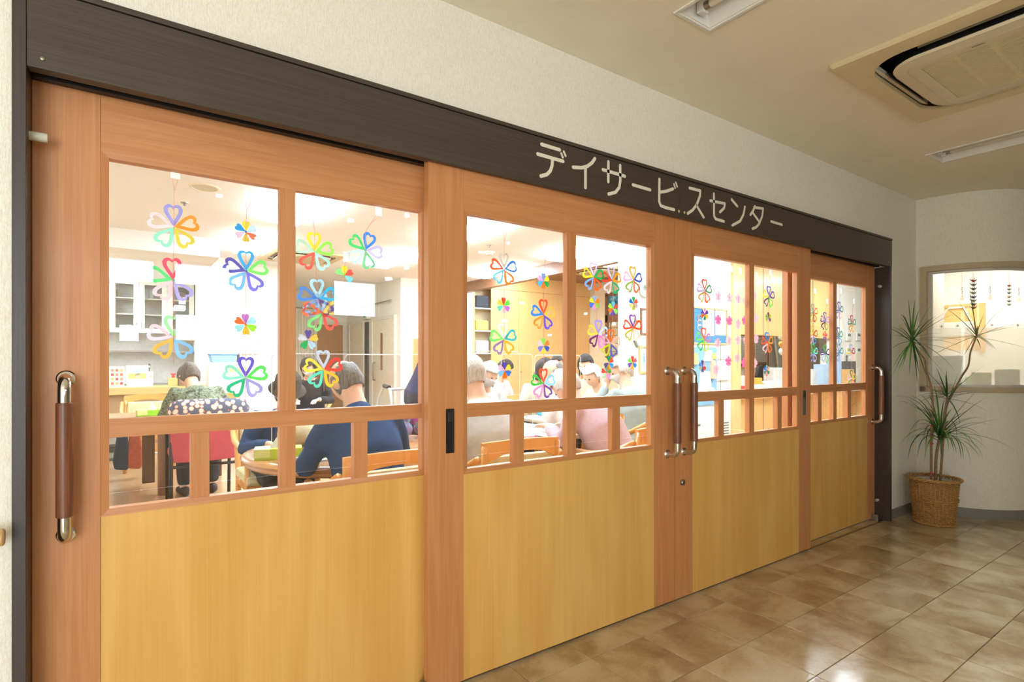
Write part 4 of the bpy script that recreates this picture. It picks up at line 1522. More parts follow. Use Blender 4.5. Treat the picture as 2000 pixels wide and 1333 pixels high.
M_PAPERW = paper('white_paper', (248, 246, 240), .2)
card('menu_card', 'menu card with rows of small food pictures on the kitchen counter', 213, 243, 716, 757, 8.95, M_PAPERW, 'card',
     [(.12 + i * .3, .30 + i * .3, .12 + j * .21, .24 + j * .21, [(226, 120, 80), (232, 180, 110), (170, 80, 70), (236, 150, 120)][(i + j) % 4]) for i in range(3) for j in range(4)])
card('desk_calendar', 'white desk calendar with a yellow landscape picture on the kitchen counter', 247, 290, 714, 759, 8.93, M_PAPERW, 'calendar',
     [(.1, .9, .38, .62, (236, 214, 120)), (.1, .9, .62, .9, (196, 214, 236)), (.38, .62, .42, .66, (246, 240, 226))])
card('note_card', 'narrow white note card with a yellow dot beside the calendar', 290, 299, 726, 758, 8.97, M_PAPERW, 'card', [(.3, .7, .6, .75, (240, 214, 90))])
p0, p1 = on_y(329, 737, 9.0), on_y(347, 749, 9.0)
bx = tag(MB().box(p0.x, p1.x, 9.0, 9.12, ZC, ZC + .11).build('soap_box', plain('olive_box', (196, 190, 120), .6), bevel=.004), 'small olive-yellow box with a red pump on the kitchen counter', 'box')
MB().tube([(p0.x + .06, 9.05, ZC + .11), (p0.x + .06, 9.05, ZC + .16)], .018, 8).tube([(p0.x + .03, 9.05, ZC + .165), (p0.x + .09, 9.05, ZC + .165)], .012, 8).build('pump', plain('red_pump', (214, 80, 70), .5), bx)
tag(MB().box(p1.x + .01, p1.x + .15, 9.02, 9.16, ZC, ZC + .17).build('tea_caddy', plain('brown_box', (140, 116, 92), .6), bevel=.004), 'brown square tea caddy beside the olive box on the counter', 'box')
p0, p1 = on_y(396, 704, 8.72), on_y(500, 758, 8.72)
fb = root('storage_unit', 'white low storage unit with a yellow-edged notice at the end of the kitchen counter', 'cabinet', (p0.x + .3, 8.7, 0))
MB().box(p0.x + .05, 1.6, 8.55, 8.86, 0, 1.2).build('body', M_WHITEMETAL, fb, bevel=.006)
MB().box(p0.x + .3, p0.x + .52, 8.545, 8.55, .88, 1.13).build('notice', paper('cream_notice', (248, 244, 220), .1), fb)
MB().box(p0.x + .3, p0.x + .52, 8.543, 8.545, 1.07, 1.13).build('notice_band', plain('yellow_band', (236, 224, 140), .7), fb)
bk = root('plastic_basket', 'light blue plastic basket on the white storage unit', 'basket', (p0.x + .25, 8.7, 1.2))
xb = p0.x + .08
MB().prism([(xb + .02, 1.2), (xb + .30, 1.2), (xb + .33, 1.31), (xb - .01, 1.31)], 8.58, 8.80).build('tub', plain('light_blue_plastic', (150, 196, 232), .4), bk, bevel=.01)
MB().box(xb - .02, xb + .34, 8.57, 8.81, 1.305, 1.318).build('rim', plain('blue_rim', (108, 168, 220), .4), bk, bevel=.004)
MB().prism([(xb + .36, 1.2), (xb + .66, 1.2), (xb + .66, 1.31), (xb + .36, 1.31)], 8.58, 8.80).build('cardboard_box', plain('pale_box', (226, 218, 206), .7), bevel=.004)
tag(bpy.data.objects['cardboard_box'], 'pale box with red-patterned lid beside the blue basket', 'box')
MB().box(xb + .355, xb + .665, 8.575, 8.805, 1.30, 1.325).build('lid', cloth('red_check', (236, 226, 216), (200, 110, 100), 60), bpy.data.objects['cardboard_box'])
# fan heater by the counter
ht = root('fan_heater', 'silver grey fan heater standing on the floor below the kitchen counter', 'heater', (-.06, 8.5, 0))
MB().box(-.24, .095, 8.38, 8.56, .02, .43).build('body', plain('heater_silver', (176, 174, 168), .4), ht, bevel=.02)
MB().box(-.21, .075, 8.372, 8.38, .10, .2).build('outlet', M_BLACK, ht)
mb = MB()
for k in range(6):
    mb.box(-.21, .075, 8.366, 8.374, .105 + k * .016, .112 + k * .016)
mb.build('slats', M_GREYP, ht)
MB().box(-.25, .105, 8.36, 8.58, 0, .02).build('base', M_GREYP, ht)
tag(MB().tube([(.1, 8.5, .03), (.3, 8.6, .02), (.5, 8.65, .02), (.7, 8.8, .02)], .01, 6).build('power_cord', M_WHITEMETAL, smooth=True), 'white power cord lying on the floor behind the heater', 'cord')

# ------------------------------------------------------------------ passage: column, poster, doors
tag(MB().box(1.8, 2.0, 9.185, 9.2, .95, 1.75).build('wall_poster', paper('pale_blue_poster', (196, 216, 232), .1)), 'pale blue tall poster on the wall beside the kitchen column', 'poster')


def room_door(n, label, axis, a0, a1, fixed, z1, mat, slit=None, handle=None):
    d = struct(root('door_%d' % n, label, 'door', (fixed, a0, 0) if axis == 'x' else (a0, fixed, 0)))
    def bx(nm, p0, p1, q0, q1, z0, z2, m):
        mb = MB()
        if axis == 'x':
            mb.box(fixed + q0, fixed + q1, p0, p1, z0, z2)
        else:
            mb.box(p0, p1, fixed + q0, fixed + q1, z0, z2)
        return mb.build(nm, m, d)
    bx('leaf', a0, a1, -.03, 0, .01, z1, mat)
    bx('frame', a0 - .06, a0, -.045, 0, 0, z1 + .06, M_CREAM)
    bx('frame', a1, a1 + .06, -.045, 0, 0, z1 + .06, M_CREAM)
    bx('frame', a0, a1, -.045, 0, z1, z1 + .06, M_CREAM)
    if slit:
        bx('glass_slit', slit[0], slit[1], -.034, -.031, 1.05, 1.75, wood('slit_wood', (150, 110, 70), (130, 92, 58), 'z'))
    if handle:
        mb = MB()
        P = [(handle, -.03, .85), (handle, -.075, .86), (handle, -.08, .9), (handle, -.08, 1.15), (handle, -.075, 1.19), (handle, -.03, 1.2)]
        mb.tube([(fixed + q, p, z) if axis == 'x' else (p, fixed + q, z) for p, q, z in P], .012, 8)
        mb.build('handle', M_STEEL, d, smooth=True)
    return d


M_CREAMDOOR = plain('cream_door', (232, 222, 196), .5)
room_door(5, 'cream sliding door with a narrow brown slit and bar handle in the passage', 'x', 9.45, 10.45, 4.11, 2.0, M_CREAMDOOR, (9.95, 10.05), 10.32)
room_door(6, 'cream glazed door standing beside the dark strip in the passage', 'x', 11.0, 11.75, 4.11, 2.0, M_CREAMDOOR)
room_door(7, 'brown wooden door at the end of the passage', 'y', 3.45, 4.0, 12.0, 2.0, wood('brown_door', (178, 132, 88), (156, 110, 70), 'z'))
MB().box(4.07, 4.11, 10.72, 10.86, 0.1, 2.0).build('trim_8', plain('dark_strip', (70, 76, 72), .4))
struct(bpy.data.objects['trim_8'], 'dark upright window strip between the passage doors', 'trim')
# curtains at the end of the passage
cu = root('curtain', 'cream curtain hanging at the end of the passage', 'curtain', (2.6, 11.9, 0))
for k, (x0, x1) in enumerate(((2.25, 2.75), (2.85, 3.3))):
    mb = MB()
    n = 40
    vs, fs = [], []
    for i in range(n + 1):
        x = x0 + (x1 - x0) * i / n
        y = 11.88 + .03 * math.sin(i * 1.25)
        vs += [(x, y, .1), (x, y, 2.3)]
    for i in range(n):
        fs.append((2 * i, 2 * i + 2, 2 * i + 3, 2 * i + 1))
    mb.add(vs, fs)
    mb.build('drape', cloth('cream_curtain', (244, 236, 214)), cu, smooth=True)
MB().tube([(2.21, 11.88, 2.32), (3.4, 11.88, 2.32)], .012, 8).build('rod', M_STEEL, cu)
# green pictogram sign and grey rail on the passage wall
sg = root('exit_sign', 'small white sign with a green figure beside the passage doors', 'sign', (4.08, 10.75, 2.15))
MB().box(4.02, 4.11, 10.62, 10.84, 2.06, 2.26).build('box', M_WHITEMETAL, sg, bevel=.004)
MB().box(4.015, 4.02, 10.68, 10.78, 2.09, 2.23).build('pictogram', plain('sign_green', (110, 170, 110), .5), sg)
tag(MB().tube([(4.05, 9.5, 2.32), (4.05, 11.6, 2.32)], .015, 8).build('curtain_rail', M_STEEL, smooth=True), 'grey rail fixed high on the passage wall above the sliding door', 'rail')
# wooden shelf and whiteboard on the wall right of the passage
sh = root('wall_shelf', 'honey wooden shelf rack with a purple edged board on the wall beyond the passage', 'shelf', (4.7, 9.1, 1.0))
MB().box(4.35, 4.40, 8.95, 9.2, .6, 1.62).box(5.2, 5.25, 8.95, 9.2, .6, 1.62).build('side', M_OAK, sh)
for z in (.62, .95, 1.28, 1.59):
    MB().box(4.40, 5.2, 8.95, 9.2, z, z + .03).build('shelf_board', M_OAK_H, sh)
MB().box(4.55, 5.0, 8.92, 8.94, 1.0, 1.55).build('board', plain('purple_edge', (110, 106, 190), .5), sh)
MB().box(4.57, 4.98, 8.915, 8.92, 1.02, 1.53).build('board_face', M_PAPERW, sh)

# ------------------------------------------------------------------ closet with sliding doors and open shelf
cl = root('closet', 'tall honey wooden closet with plain doors and an open shelf bay', 'closet', (7.1, 9.3, 0))
MB().box(5.48, 8.69, 9.22, 9.44, 2.66, 2.95).build('header', M_OAK_H, cl)
MB().box(5.48, 5.66, 9.22, 9.44, 0, 2.66).build('side', M_OAK, cl)
zt = 2.655
for z in (0.45, 0.95, 1.36, 1.80, 2.24):
    MB().box(5.66, 6.04, 9.22, 9.44, z, z + .025).build('shelf_board', M_CREAM, cl)
edges = [6.04, 6.72, 7.36, 8.03, 8.69]
for k in range(4):
    dr = MB().box(edges[k] + .003, edges[k + 1] - .003, 9.23, 9.26, .02, zt).build('closet_door', M_OAK, cl, bevel=.002)
    MB().lathe([(0, -.004), (.02, -.004), (.022, 0)], 14, (edges[k] + .06, 9.23, 1.0), 'y').build('finger_pull', M_STEEL, dr)
rnd = random.Random(8)
for k, (z, cc, nm) in enumerate(((.975, (190, 186, 160), 'folded green-grey blanket'), (1.385, (226, 220, 208), 'cream bundled cloth'), (1.825, (200, 190, 110), 'pale yellow basket of odds and ends'), (2.265, (70, 76, 84), 'dark grey bag'))):
    tag(MB().box(5.70, 6.0, 9.24, 9.42, z, z + .2 + .04 * (k % 2)).build('stored_item', cloth('stored_%d' % k, cc, scale=30), bevel=.03), nm + ' on the open shelf of the closet', 'bundle')

# window with shoji in the alcove side wall
w9 = struct(root('window_9', 'brown framed window over a paper lattice screen in the alcove', 'window', (8.7, 8.3, 1.3)))
MB().box(8.66, 8.70, 7.2, 8.72, 1.22, 1.30).box(8.66, 8.70, 7.2, 8.72, 2.06, 2.22).box(8.66, 8.70, 8.64, 8.72, 1.30, 2.66).box(8.66, 8.70, 7.2, 8.72, 2.62, 2.70).build('frame', M_BEAMW, w9)


def foliage_mat():
    m, nt, out = new_mat('garden_view')
    e = N(nt, 'ShaderNodeEmission')
    mp = coords(nt)
    n = noise(nt, mp, 9, 5, .7)
    r = ramp(nt, n.outputs['Fac'], [(.35, lin((40, 76, 84))), (.55, lin((96, 150, 158))), (.7, lin((190, 220, 214)))])
    nt.links.new(r.outputs[0], e.inputs[0])
    e.inputs[1].default_value = .9
    nt.links.new(e.outputs[0], out.inputs[0])
    return m


MB().box(8.685, 8.69, 7.2, 8.64, 2.22, 2.62).build('pane', foliage_mat(), w9)
MB().box(8.69, 8.70, 7.2, 8.64, 1.30, 2.06).build('paper', paper('shoji_paper', (226, 206, 162), .3), w9)
for k in range(7):
    MB().box(8.675, 8.69, 7.24 + k * .22, 7.255 + k * .22, 1.30, 2.06).build('lattice_bar', M_BEAMW, w9)
for k in range(4):
    MB().box(8.675, 8.69, 7.2, 8.64, 1.42 + k * .17, 1.432 + k * .17).build('lattice_bar', M_BEAMW, w9)

# ------------------------------------------------------------------ white wall: clock, frame, drawing
YW = 4.70
p = on_y(1257, 563, YW)
ck = root('wall_clock', 'round white wall clock with a grey centre on the white wall', 'clock', (p.x, YW, p.z))
MB().lathe([(0, -.022), (.105, -.022), (.112, -.03), (.118, -.026), (.12, 0)], 32, (p.x, YW, p.z), 'y').build('case', plain('clock_white', (244, 242, 236), .4), ck, smooth=.6)
MB().lathe([(0, -.0245), (.034, -.0242), (.035, -.022)], 24, (p.x, YW, p.z), 'y').build('hub', plain('clock_grey', (120, 134, 130), .5), ck)
MB().tube([(p.x + .119 * math.cos(k * PI / 16), YW - .026, p.z + .119 * math.sin(k * PI / 16)) for k in range(32)], .004, 6, closed=True).build('rim', plain('clock_rim', (110, 114, 112), .4), ck, smooth=True)
MB().box(p.x - .003, p.x + .003, YW - .027, YW - .025, p.z, p.z + .075).box(p.x, p.x + .05, YW - .027, YW - .025, p.z - .003, p.z + .003).build('hands', M_BLACK, ck)


def framed(name, label, x0, x1, y0, y1, Y, fm, face, fw=.02, depth=.02):
    a, b = on_y(x0, y0, Y), on_y(x1, y1, Y)
    o = root(name, label, 'picture', ((a.x + b.x) / 2, Y, b.z))
    MB().box(a.x, b.x, Y - depth, Y, a.z - fw, a.z).box(a.x, b.x, Y - depth, Y, b.z, b.z + fw).box(a.x, a.x + fw, Y - depth, Y, b.z + fw, a.z - fw).box(b.x - fw, b.x, Y - depth, Y, b.z + fw, a.z - fw).build('frame', fm, o)
    MB().box(a.x + fw, b.x - fw, Y - .006, Y, b.z + fw, a.z - fw).build('sheet', face, o)
    return o, a, b


framed('certificate', 'white certificate in a dark brown frame below the wall clock', 1250, 1300, 602, 656, YW, M_BEAMW, M_PAPERW)
o, a, b = framed('drawing', 'framed drawing of two blue figures on the white wall', 1247, 1292, 676, 729, YW, M_OAK, M_PAPERW)
for k, fx in enumerate((.22, .55)):
    cx = a.x + (b.x - a.x) * fx
    zc = (a.z + b.z) / 2
    mb = MB()
    mb.box(cx - .012, cx + .012, YW - .008, YW - .006, zc + .05, zc + .075).box(cx - .022, cx + .022, YW - .008, YW - .006, zc - .03, zc + .045)
    mb.box(cx - .015, cx - .008, YW - .008, YW - .006, zc - .10, zc - .03).box(cx + .008, cx + .015, YW - .008, YW - .006, zc - .10, zc - .03)
    mb.build('figure', plain('figure_blue', (130, 176, 206), .7), o)
p = on_y(1238, 632, YW)
wr = root('wreath', 'small pastel flower wreath hanging below the clock', 'wreath', (p.x, YW, p.z))
rnd = random.Random(2)
for k in range(12):
    an = k * PI / 6
    cc = [(236, 190, 180), (170, 200, 150), (240, 220, 200)][k % 3]
    MB().ball((p.x + .06 * math.cos(an), YW - .03, p.z + .06 * math.sin(an)), .022, 8, 6).build('blossom', plain('wreath_%d' % (k % 3), cc, .8), wr, smooth=True)
p = on_y(1241, 672, YW)
tag(MB().obox((p.x, YW - .012, p.z), (.03, .02, .10), (0, -.6, 0)).build('pen_holder', plain('olive_holder', (110, 116, 96), .6), bevel=.003), 'dark slanted pen holder on the white wall above the drawing', 'holder')

# notice board seen through the third door
o, a, b = framed('notice_board', 'blue notice board with two white sheets in a pale wooden frame', 1340, 1419, 598, 674, YW, M_OAK, plain('board_blue', (70, 130, 170), .8), fw=.018)
o['category'] = 'notice board'
p0, p1 = on_y(1371, 603, YW), on_y(1394, 657, YW)
MB().box(p0.x, p1.x, YW - .009, YW - .007, p1.z, p0.z).build('sheet_left', M_PAPERW, o)
p0, p1 = on_y(1396, 605, YW), on_y(1417, 656, YW)
MB().box(p0.x, p1.x, YW - .009, YW - .007, p1.z, p0.z).build('sheet_right', M_PAPERW, o)
for k in range(3):
    p = on_y(1365, 622 + k * 9, YW)
    MB().tube([(p.x + .045 * math.cos(q * PI / 6), YW - .012, p.z + .04 * math.sin(q * PI / 6)) for q in range(1, 11)], .007, 6).build('paper_ring', paper('ring_%d' % k, [(226, 170, 150), (220, 226, 226), (236, 226, 206)][k]), o)
# hanging calendar pad with green ribbon
p = on_y(1409, 724, YW)
cp = root('hanging_pad', 'white paper pad hanging on a green ribbon below the notice board', 'paper pad', (p.x, YW, p.z))
a, b = on_y(1397, 705, YW), on_y(1422, 743, YW)
MB().box(a.x, b.x, YW - .02, YW - .004, b.z, a.z).build('pad', M_PAPERW, cp)
q0, q1 = on_y(1407, 672, YW), on_y(1407, 772, YW)
MB().tube([(q0.x, YW - .003, q0.z), (q1.x, YW - .003, q1.z)], .004, 6).build('ribbon', plain('green_ribbon', (60, 160, 110), .7), cp)
MB().tube([(a.x + .05, YW - .012, a.z - .01), (a.x + .05, YW - .012, a.z + .02), (b.x - .05, YW - .012, a.z + .02), (b.x - .05, YW - .012, a.z - .01)], .004, 6).build('ring', M_STEEL, cp)
a, b = on_y(1342, 678, YW), on_y(1398, 790, YW)
bb = root('felt_board', 'light blue picture board with white pouches and orange buttons above the air purifier', 'board', ((a.x + b.x) / 2, YW, b.z))
MB().box(a.x, b.x, YW - .016, YW - .001, b.z, a.z).build('backing', plain('felt_blue', (128, 176, 214), .9), bb)
for fi, (x0, x1, y0, y1, cc, nm) in enumerate(((1374, 1392, 684, 706, (250, 250, 248), 'pouch'), (1364, 1389, 726, 764, (250, 248, 244), 'pouch'), (1388, 1398, 690, 702, (240, 190, 120), 'button'), (1386, 1396, 704, 740, (222, 190, 160), 'strap'), (1376, 1394, 758, 764, (236, 244, 250), 'label'), (1342, 1362, 690, 712, (240, 206, 130), 'pouch'))):
    c, d = on_y(x0, y0, YW - .02), on_y(x1, y1, YW - .02)
    MB().prism([(c.x, d.z), (d.x, d.z), (d.x - (d.x - c.x) * .15, c.z), (c.x + (d.x - c.x) * .15, c.z)], YW - .03 - .004 * fi, YW - .014).build(nm, plain('felt_%d_%d' % (x0, y0), cc, .85), bb)
# air purifier
p0, p1 = on_y(1340, 800, 4.45), on_y(1412, 860, 4.45)
ap = root('air_purifier', 'large white air purifier standing below the blue picture board', 'air purifier', ((p0.x + p1.x) / 2, 4.5, 0))
x0, x1 = p0.x + .02, p1.x
MB().box(x0, x1, 4.36, 4.66, .02, .60).build('body', plain('purifier_white', (244, 244, 240), .35), ap, bevel=.03)
mb = MB()
for i in range(9):
    for j in range(4):
        mb.box(x1 - .03 - j * .028, x1 - .012 - j * .028, 4.355, 4.362, .12 + i * .035, .135 + i * .035)
mb.build('vents', M_GREYP, ap)
MB().box(x0 + .06, x0 + .14, 4.354, 4.362, .40, .425).build('display', M_GREYP, ap)
MB().box(x0 + .01, x1 - .01, 4.37, 4.65, 0, .02).build('base', M_GREYP, ap)
mb = MB().box(6.0, 7.17, 4.69, 4.70, 0, .07)
struct(mb.build('baseboard_white_wall', plain('brown_skirting', (128, 110, 96), .6)), 'brown skirting board below the white wall', 'baseboard')

# ------------------------------------------------------------------ hatch: panel joints, furniture behind
for k, x in enumerate((8.0, 8.75, 9.5)):
    MB().box(x - .004, x + .004, 4.696, 4.70, 0.0, .68).box(x - .004, x + .004, 4.696, 4.70, 1.61, 2.7).build('panel_joint', M_BEAMW, bpy.data.objects['wall_hatch'])
MB().box(7.36, 10.18, 4.62, 4.86, .665, .695).build('trim_9', M_OAK_H, bevel=.004)
struct(bpy.data.objects['trim_9'], 'honey wooden sill of the office hatch', 'sill')
a = on_y(1440, 825, 4.70)
tag(MB().box(a.x - .01, a.x + .01, 4.688, 4.70, .18, .40).build('recessed_pull', M_STEEL), 'slim metal pull on the wooden panel beside the yellow post', 'handle')
# office chair, bag, boxes, curtain, soft toy, window with blind
oc = root('office_chair', 'black office chair with rounded back behind the hatch', 'chair', (9.40, 5.6, 0))
MB().prism([(9.20, .72), (9.60, .72), (9.63, .95), (9.55, 1.12), (9.40, 1.16), (9.25, 1.12), (9.17, .95)], 5.50, 5.56).build('backrest', M_BLACK, oc, bevel=.02)
MB().box(9.15, 9.65, 5.5, 5.95, .45, .53).build('seat', M_BLACK, oc, bevel=.03)
MB().tube([(9.40, 5.7, .45), (9.40, 5.7, .1)], .03, 10).build('column', M_GREYP, oc)
for k in range(5):
    an = k * 2 * PI / 5
    MB().tube([(9.40, 5.7, .12), (9.40 + .28 * math.cos(an), 5.7 + .28 * math.sin(an), .05)], .02, 6).build('foot', M_BLACK, oc)
MB().tube([(9.40, 5.54, .48), (9.40, 5.54, .8)], .02, 6).build('back_bar', M_BLACK, oc)
ds = root('office_desk', 'honey wooden desk behind the hatch', 'desk', (8.9, 5.1, 0))
MB().box(7.6, 12.6, 4.90, 5.42, .66, .69).build('top', M_OAK_H, ds)
for x in (7.65, 10.1, 12.5):
    MB().box(x, x + .04, 4.92, 5.40, 0, .66).build('leg_panel', M_OAK, ds)
for nm, label, x0, x1, y0, y1, cc, yy in (
        ('file_box', 'grey file box with a white label on the office desk', 1441, 1458, 735, 765, (226, 226, 222), 5.0),
        ('red_box', 'red stationery box on the office desk', 1442, 1458, 755, 768, (206, 70, 60), 4.93),
        ('orange_folder', 'white box with orange and brown folders on the office desk', 1474, 1489, 739, 756, (242, 176, 70), 4.97),
        ('tissue_pack', 'low white pack of paper on the office desk', 1472, 1493, 752, 765, (250, 250, 246), 4.93),
        ('white_bag', 'puffy white bag on the office desk', 1496, 1530, 746, 766, (248, 246, 240), 4.96),
        ('plastic_tub', 'white plastic tub in the office hatch', 1512, 1540, 719, 764, (240, 240, 236), 5.15)):
    a, b = on_y(x0, y0, yy), on_y(x1, y1, yy)
    tag(MB().box(a.x, b.x, yy, yy + .2, .69, a.z).build(nm, plain('thing_%d' % x0, cc, .6), bevel=.02 if 'bag' in nm or 'tub' in nm else .005), label, 'box')
ct = root('curtain', 'grey-green tied curtain in the office behind the hatch', 'curtain', (11.2, 6.2, 0))
mb = MB()
vs, fs = [], []
n, m = 24, 12
for j in range(m + 1):
    z = .7 + 1.1 * j / m
    wdt = .13 + .12 * abs(z - 1.05) / .5
    for i in range(n + 1):
        f = i / n - .5
        vs.append((11.22 + f * wdt * 2, 6.2 + .03 * math.sin(i * 1.7), z))
for j in range(m):
    for i in range(n):
        fs.append((j * (n + 1) + i, j * (n + 1) + i + 1, (j + 1) * (n + 1) + i + 1, (j + 1) * (n + 1) + i))
mb.add(vs, fs)
mb.build('drape', cloth('sage_curtain', (190, 190, 170)), ct, smooth=True)
MB().box(11.09, 11.35, 6.16, 6.24, 1.03, 1.08).build('tie', plain('sage_tie', (170, 176, 156), .8), ct)
MB().tube([(10.3, 6.22, 1.82), (11.7, 6.22, 1.82)], .012, 6).build('rod', M_STEEL, ct)
wb = struct(root('window_10', 'wood framed window with grey blind in the office behind the hatch', 'window', (10.2, 6.3, 1.1)))
MB().box(9.5, 10.95, 6.31, 6.34, 1.12, 1.20).box(9.5, 10.95, 6.31, 6.34, 1.72, 1.8).box(9.5, 9.58, 6.31, 6.34, 1.2, 1.72).box(10.87, 10.95, 6.31, 6.34, 1.2, 1.72).build('frame', M_BEAMW, wb)
for k in range(13):
    MB().box(9.58, 10.87, 6.315, 6.325, 1.205 + k * .04, 1.238 + k * .04).build('blind_slat', plain('blind_grey', (170, 166, 154), .6), wb)
st = root('soft_toy', 'white and orange round soft toys hanging in the office hatch', 'toy', (9.0, 4.95, 1.4))
p = on_y(1530, 668, 4.98)
MB().ball((p.x, 4.98, p.z + .07), (.09, .07, .06), 14, 10).ball((p.x, 4.98, p.z - .16), (.08, .07, .07), 14, 10).build('white_ball', plain('toy_white', (250, 248, 240), .9), st, smooth=True)
MB().ball((p.x, 4.98, p.z - .04), (.085, .07, .065), 14, 10).build('orange_ball', plain('toy_orange', (240, 180, 100), .9), st, smooth=True)
MB().tube([(p.x, 4.98, p.z + .12), (p.x, 4.98, 1.61)], .003, 5).build('cord', M_STEEL, st)

# wall with control panels seen through the fourth door
for k, (x, y) in enumerate(((1656, 657), (1675, 657), (1656, 686), (1675, 686))):
    p = on_y(x, y, 4.70)
    o = root('control_panel', 'white control panel with a green display on the far wall, %s %s' % (('upper', 'lower')[k // 2], ('near the hatch', 'away from the hatch')[k % 2]), 'control panel', (p.x, 4.70, p.z), group='control panels on the far wall')
    MB().box(p.x - .085, p.x + .085, 4.675, 4.70, p.z - .085, p.z + .065).build('case', M_WHITEMETAL, o, bevel=.006)
    MB().box(p.x - .05, p.x + .05, 4.672, 4.676, p.z - .005, p.z + .042).build('display', plain('panel_display', (104, 116, 92), .4), o)
# worktop and things in front of the far wall
fc = root('side_counter', 'honey wooden side counter with open bays beyond the hatch', 'counter', (11.2, 4.4, 0))
MB().box(9.35, 12.9, 4.15, 4.69, .74, .78).build('top', plain('grey_top', (200, 196, 186), .4), fc)
MB().box(9.35, 12.9, 4.60, 4.68, 0, .74).build('back', M_OAK, fc)
for x in (9.37, 10.1, 10.85, 11.6, 12.85):
    MB().box(x, x + .03, 4.18, 4.60, 0, .74).build('divider', M_OAK, fc)
for nm, label, x0, x1, y0, y1, cc, yy in (
        ('storage_box', 'translucent white storage box on the side counter', 1586, 1607, 722, 752, (226, 228, 226), 4.3),
        ('blue_bottle', 'pale blue bottle standing on the side counter', 1608, 1618, 712, 752, (176, 206, 232), 4.2),
        ('blue_carton', 'tall pale blue carton on the side counter', 1633, 1644, 694, 752, (170, 200, 232), 4.3),
        ('toaster', 'dark grey toaster on the side counter', 1640, 1672, 706, 722, (70, 70, 72), 4.5),
        ('letter_tray', 'honey wooden letter tray on the side counter', 1645, 1668, 722, 742, (226, 176, 110), 4.45),
        ('paper_stack', 'stack of papers beside the letter tray', 1673, 1684, 690, 735, (214, 200, 176), 4.5),
        ('white_appliance', 'white appliance beside the dark toaster', 1620, 1634, 690, 740, (236, 236, 230), 4.5)):
    a, b = on_y(x0, y0, yy), on_y(x1, y1, yy)
    tag(MB().box(a.x, b.x, yy, yy + .15, .78, max(a.z, .85)).build(nm, plain('counter_thing_%d' % x0, cc, .5), bevel=.008), label, 'box')
# ------------------------------------------------------------------ office behind the curved window
OFFP = off_path(path_win, .05) + [(9.1, 1.22), (9.1, 2.45), (6.45, 2.45), (6.45, 1.96), (5.387, 1.96)]
MB().prism(OFFP, -0.06, 0.001, 'xy').build('floor', M_DAYFLOOR)
struct(bpy.data.objects['floor.002'], 'wood-look floor of the small glazed office', 'floor')
MB().prism(OFFP, 2.5, 2.6, 'xy').build('ceiling', M_DAYCEIL)
struct(bpy.data.objects['ceiling.003'], 'white ceiling of the small glazed office', 'ceiling')
wall('wall_office', 'white end wall of the glazed office with a cork board', [(8.0, 8.1, 1.27, 2.45, 0, 2.6)], plain('office_white', (248, 246, 240), .85, var=.01))
of = root('office_light', 'lit ceiling panel of the glazed office', 'lamp', (6.9, 1.75, 2.5))
MB().box(6.3, 7.5, 1.60, 1.90, 2.475, 2.5).build('frame', M_WHITEMETAL, of)
MB().box(6.32, 7.48, 1.62, 1.88, 2.47, 2.475).build('diffuser', emit('office_diffuser', (255, 250, 238), OFFICE_STRENGTH), of)
cb = root('cork_board', 'cork board in a pale wooden frame on the office end wall', 'notice board', (8.0, 2.2, 1.5))
a, b = on_x(1812, 597, 8.0), on_x(1914, 640, 8.0)
zt, zb_ = a.z - .045, b.z - .25
MB().box(7.985, 8.0, b.y, 2.44, zb_, zt).build('cork', plain('cork', (232, 190, 124), .9, var=.1, scale=80), cb)
MB().box(7.97, 8.0, b.y - .05, b.y, zb_ - .03, zt + .03).box(7.97, 8.0, b.y, 2.44, zt, zt + .03).build('frame', M_OAK, cb)
q = [on_x(x, y, 7.97) for x, y in ((1838, 628), (1848, 608), (1854, 602), (1882, 601), (1890, 617), (1896, 627))]
MB().tube(q, .012, 6).build('white_garland', plain('garland_white', (250, 248, 242), .8), cb, smooth=True)
a, b = on_x(1832, 631, 7.975), on_x(1902, 655, 7.975)
MB().box(7.97, 7.983, b.y, a.y, b.z, a.z).build('notice_sheet', M_PAPERW, cb)
sf = struct(root('trim_10', 'white shelf running along the inside of the curved office window', 'shelf', (5.6, 1.7, .97)))
mb = MB()
ribbon(mb, path_win, .105, .40, .985, 1.015)
mb.build('board', M_WHITEMETAL, sf, smooth=.5)
ZS = 1.015


def shelf_box(name, label, x0, x1, ytop, t, mat, depth=.10):
    a, b = at_depth(x0, ytop, t), at_depth(x1, ytop, t)
    d = (b - a)
    d.z = 0
    w = d.length
    ang = math.atan2(d.y, d.x)
    cpt = (a + b) / 2
    nrm = Vector((-math.sin(ang), math.cos(ang), 0))
    cpt = cpt + nrm * depth / 2
    h = a.z - ZS
    o = root(name, label, 'box', (cpt.x, cpt.y, ZS))
    MB().obox((cpt.x, cpt.y, ZS + h / 2), (w, depth, h), (0, 0, ang)).build('body', mat, o, bevel=.006)
    return o, cpt, ang, w, h, nrm


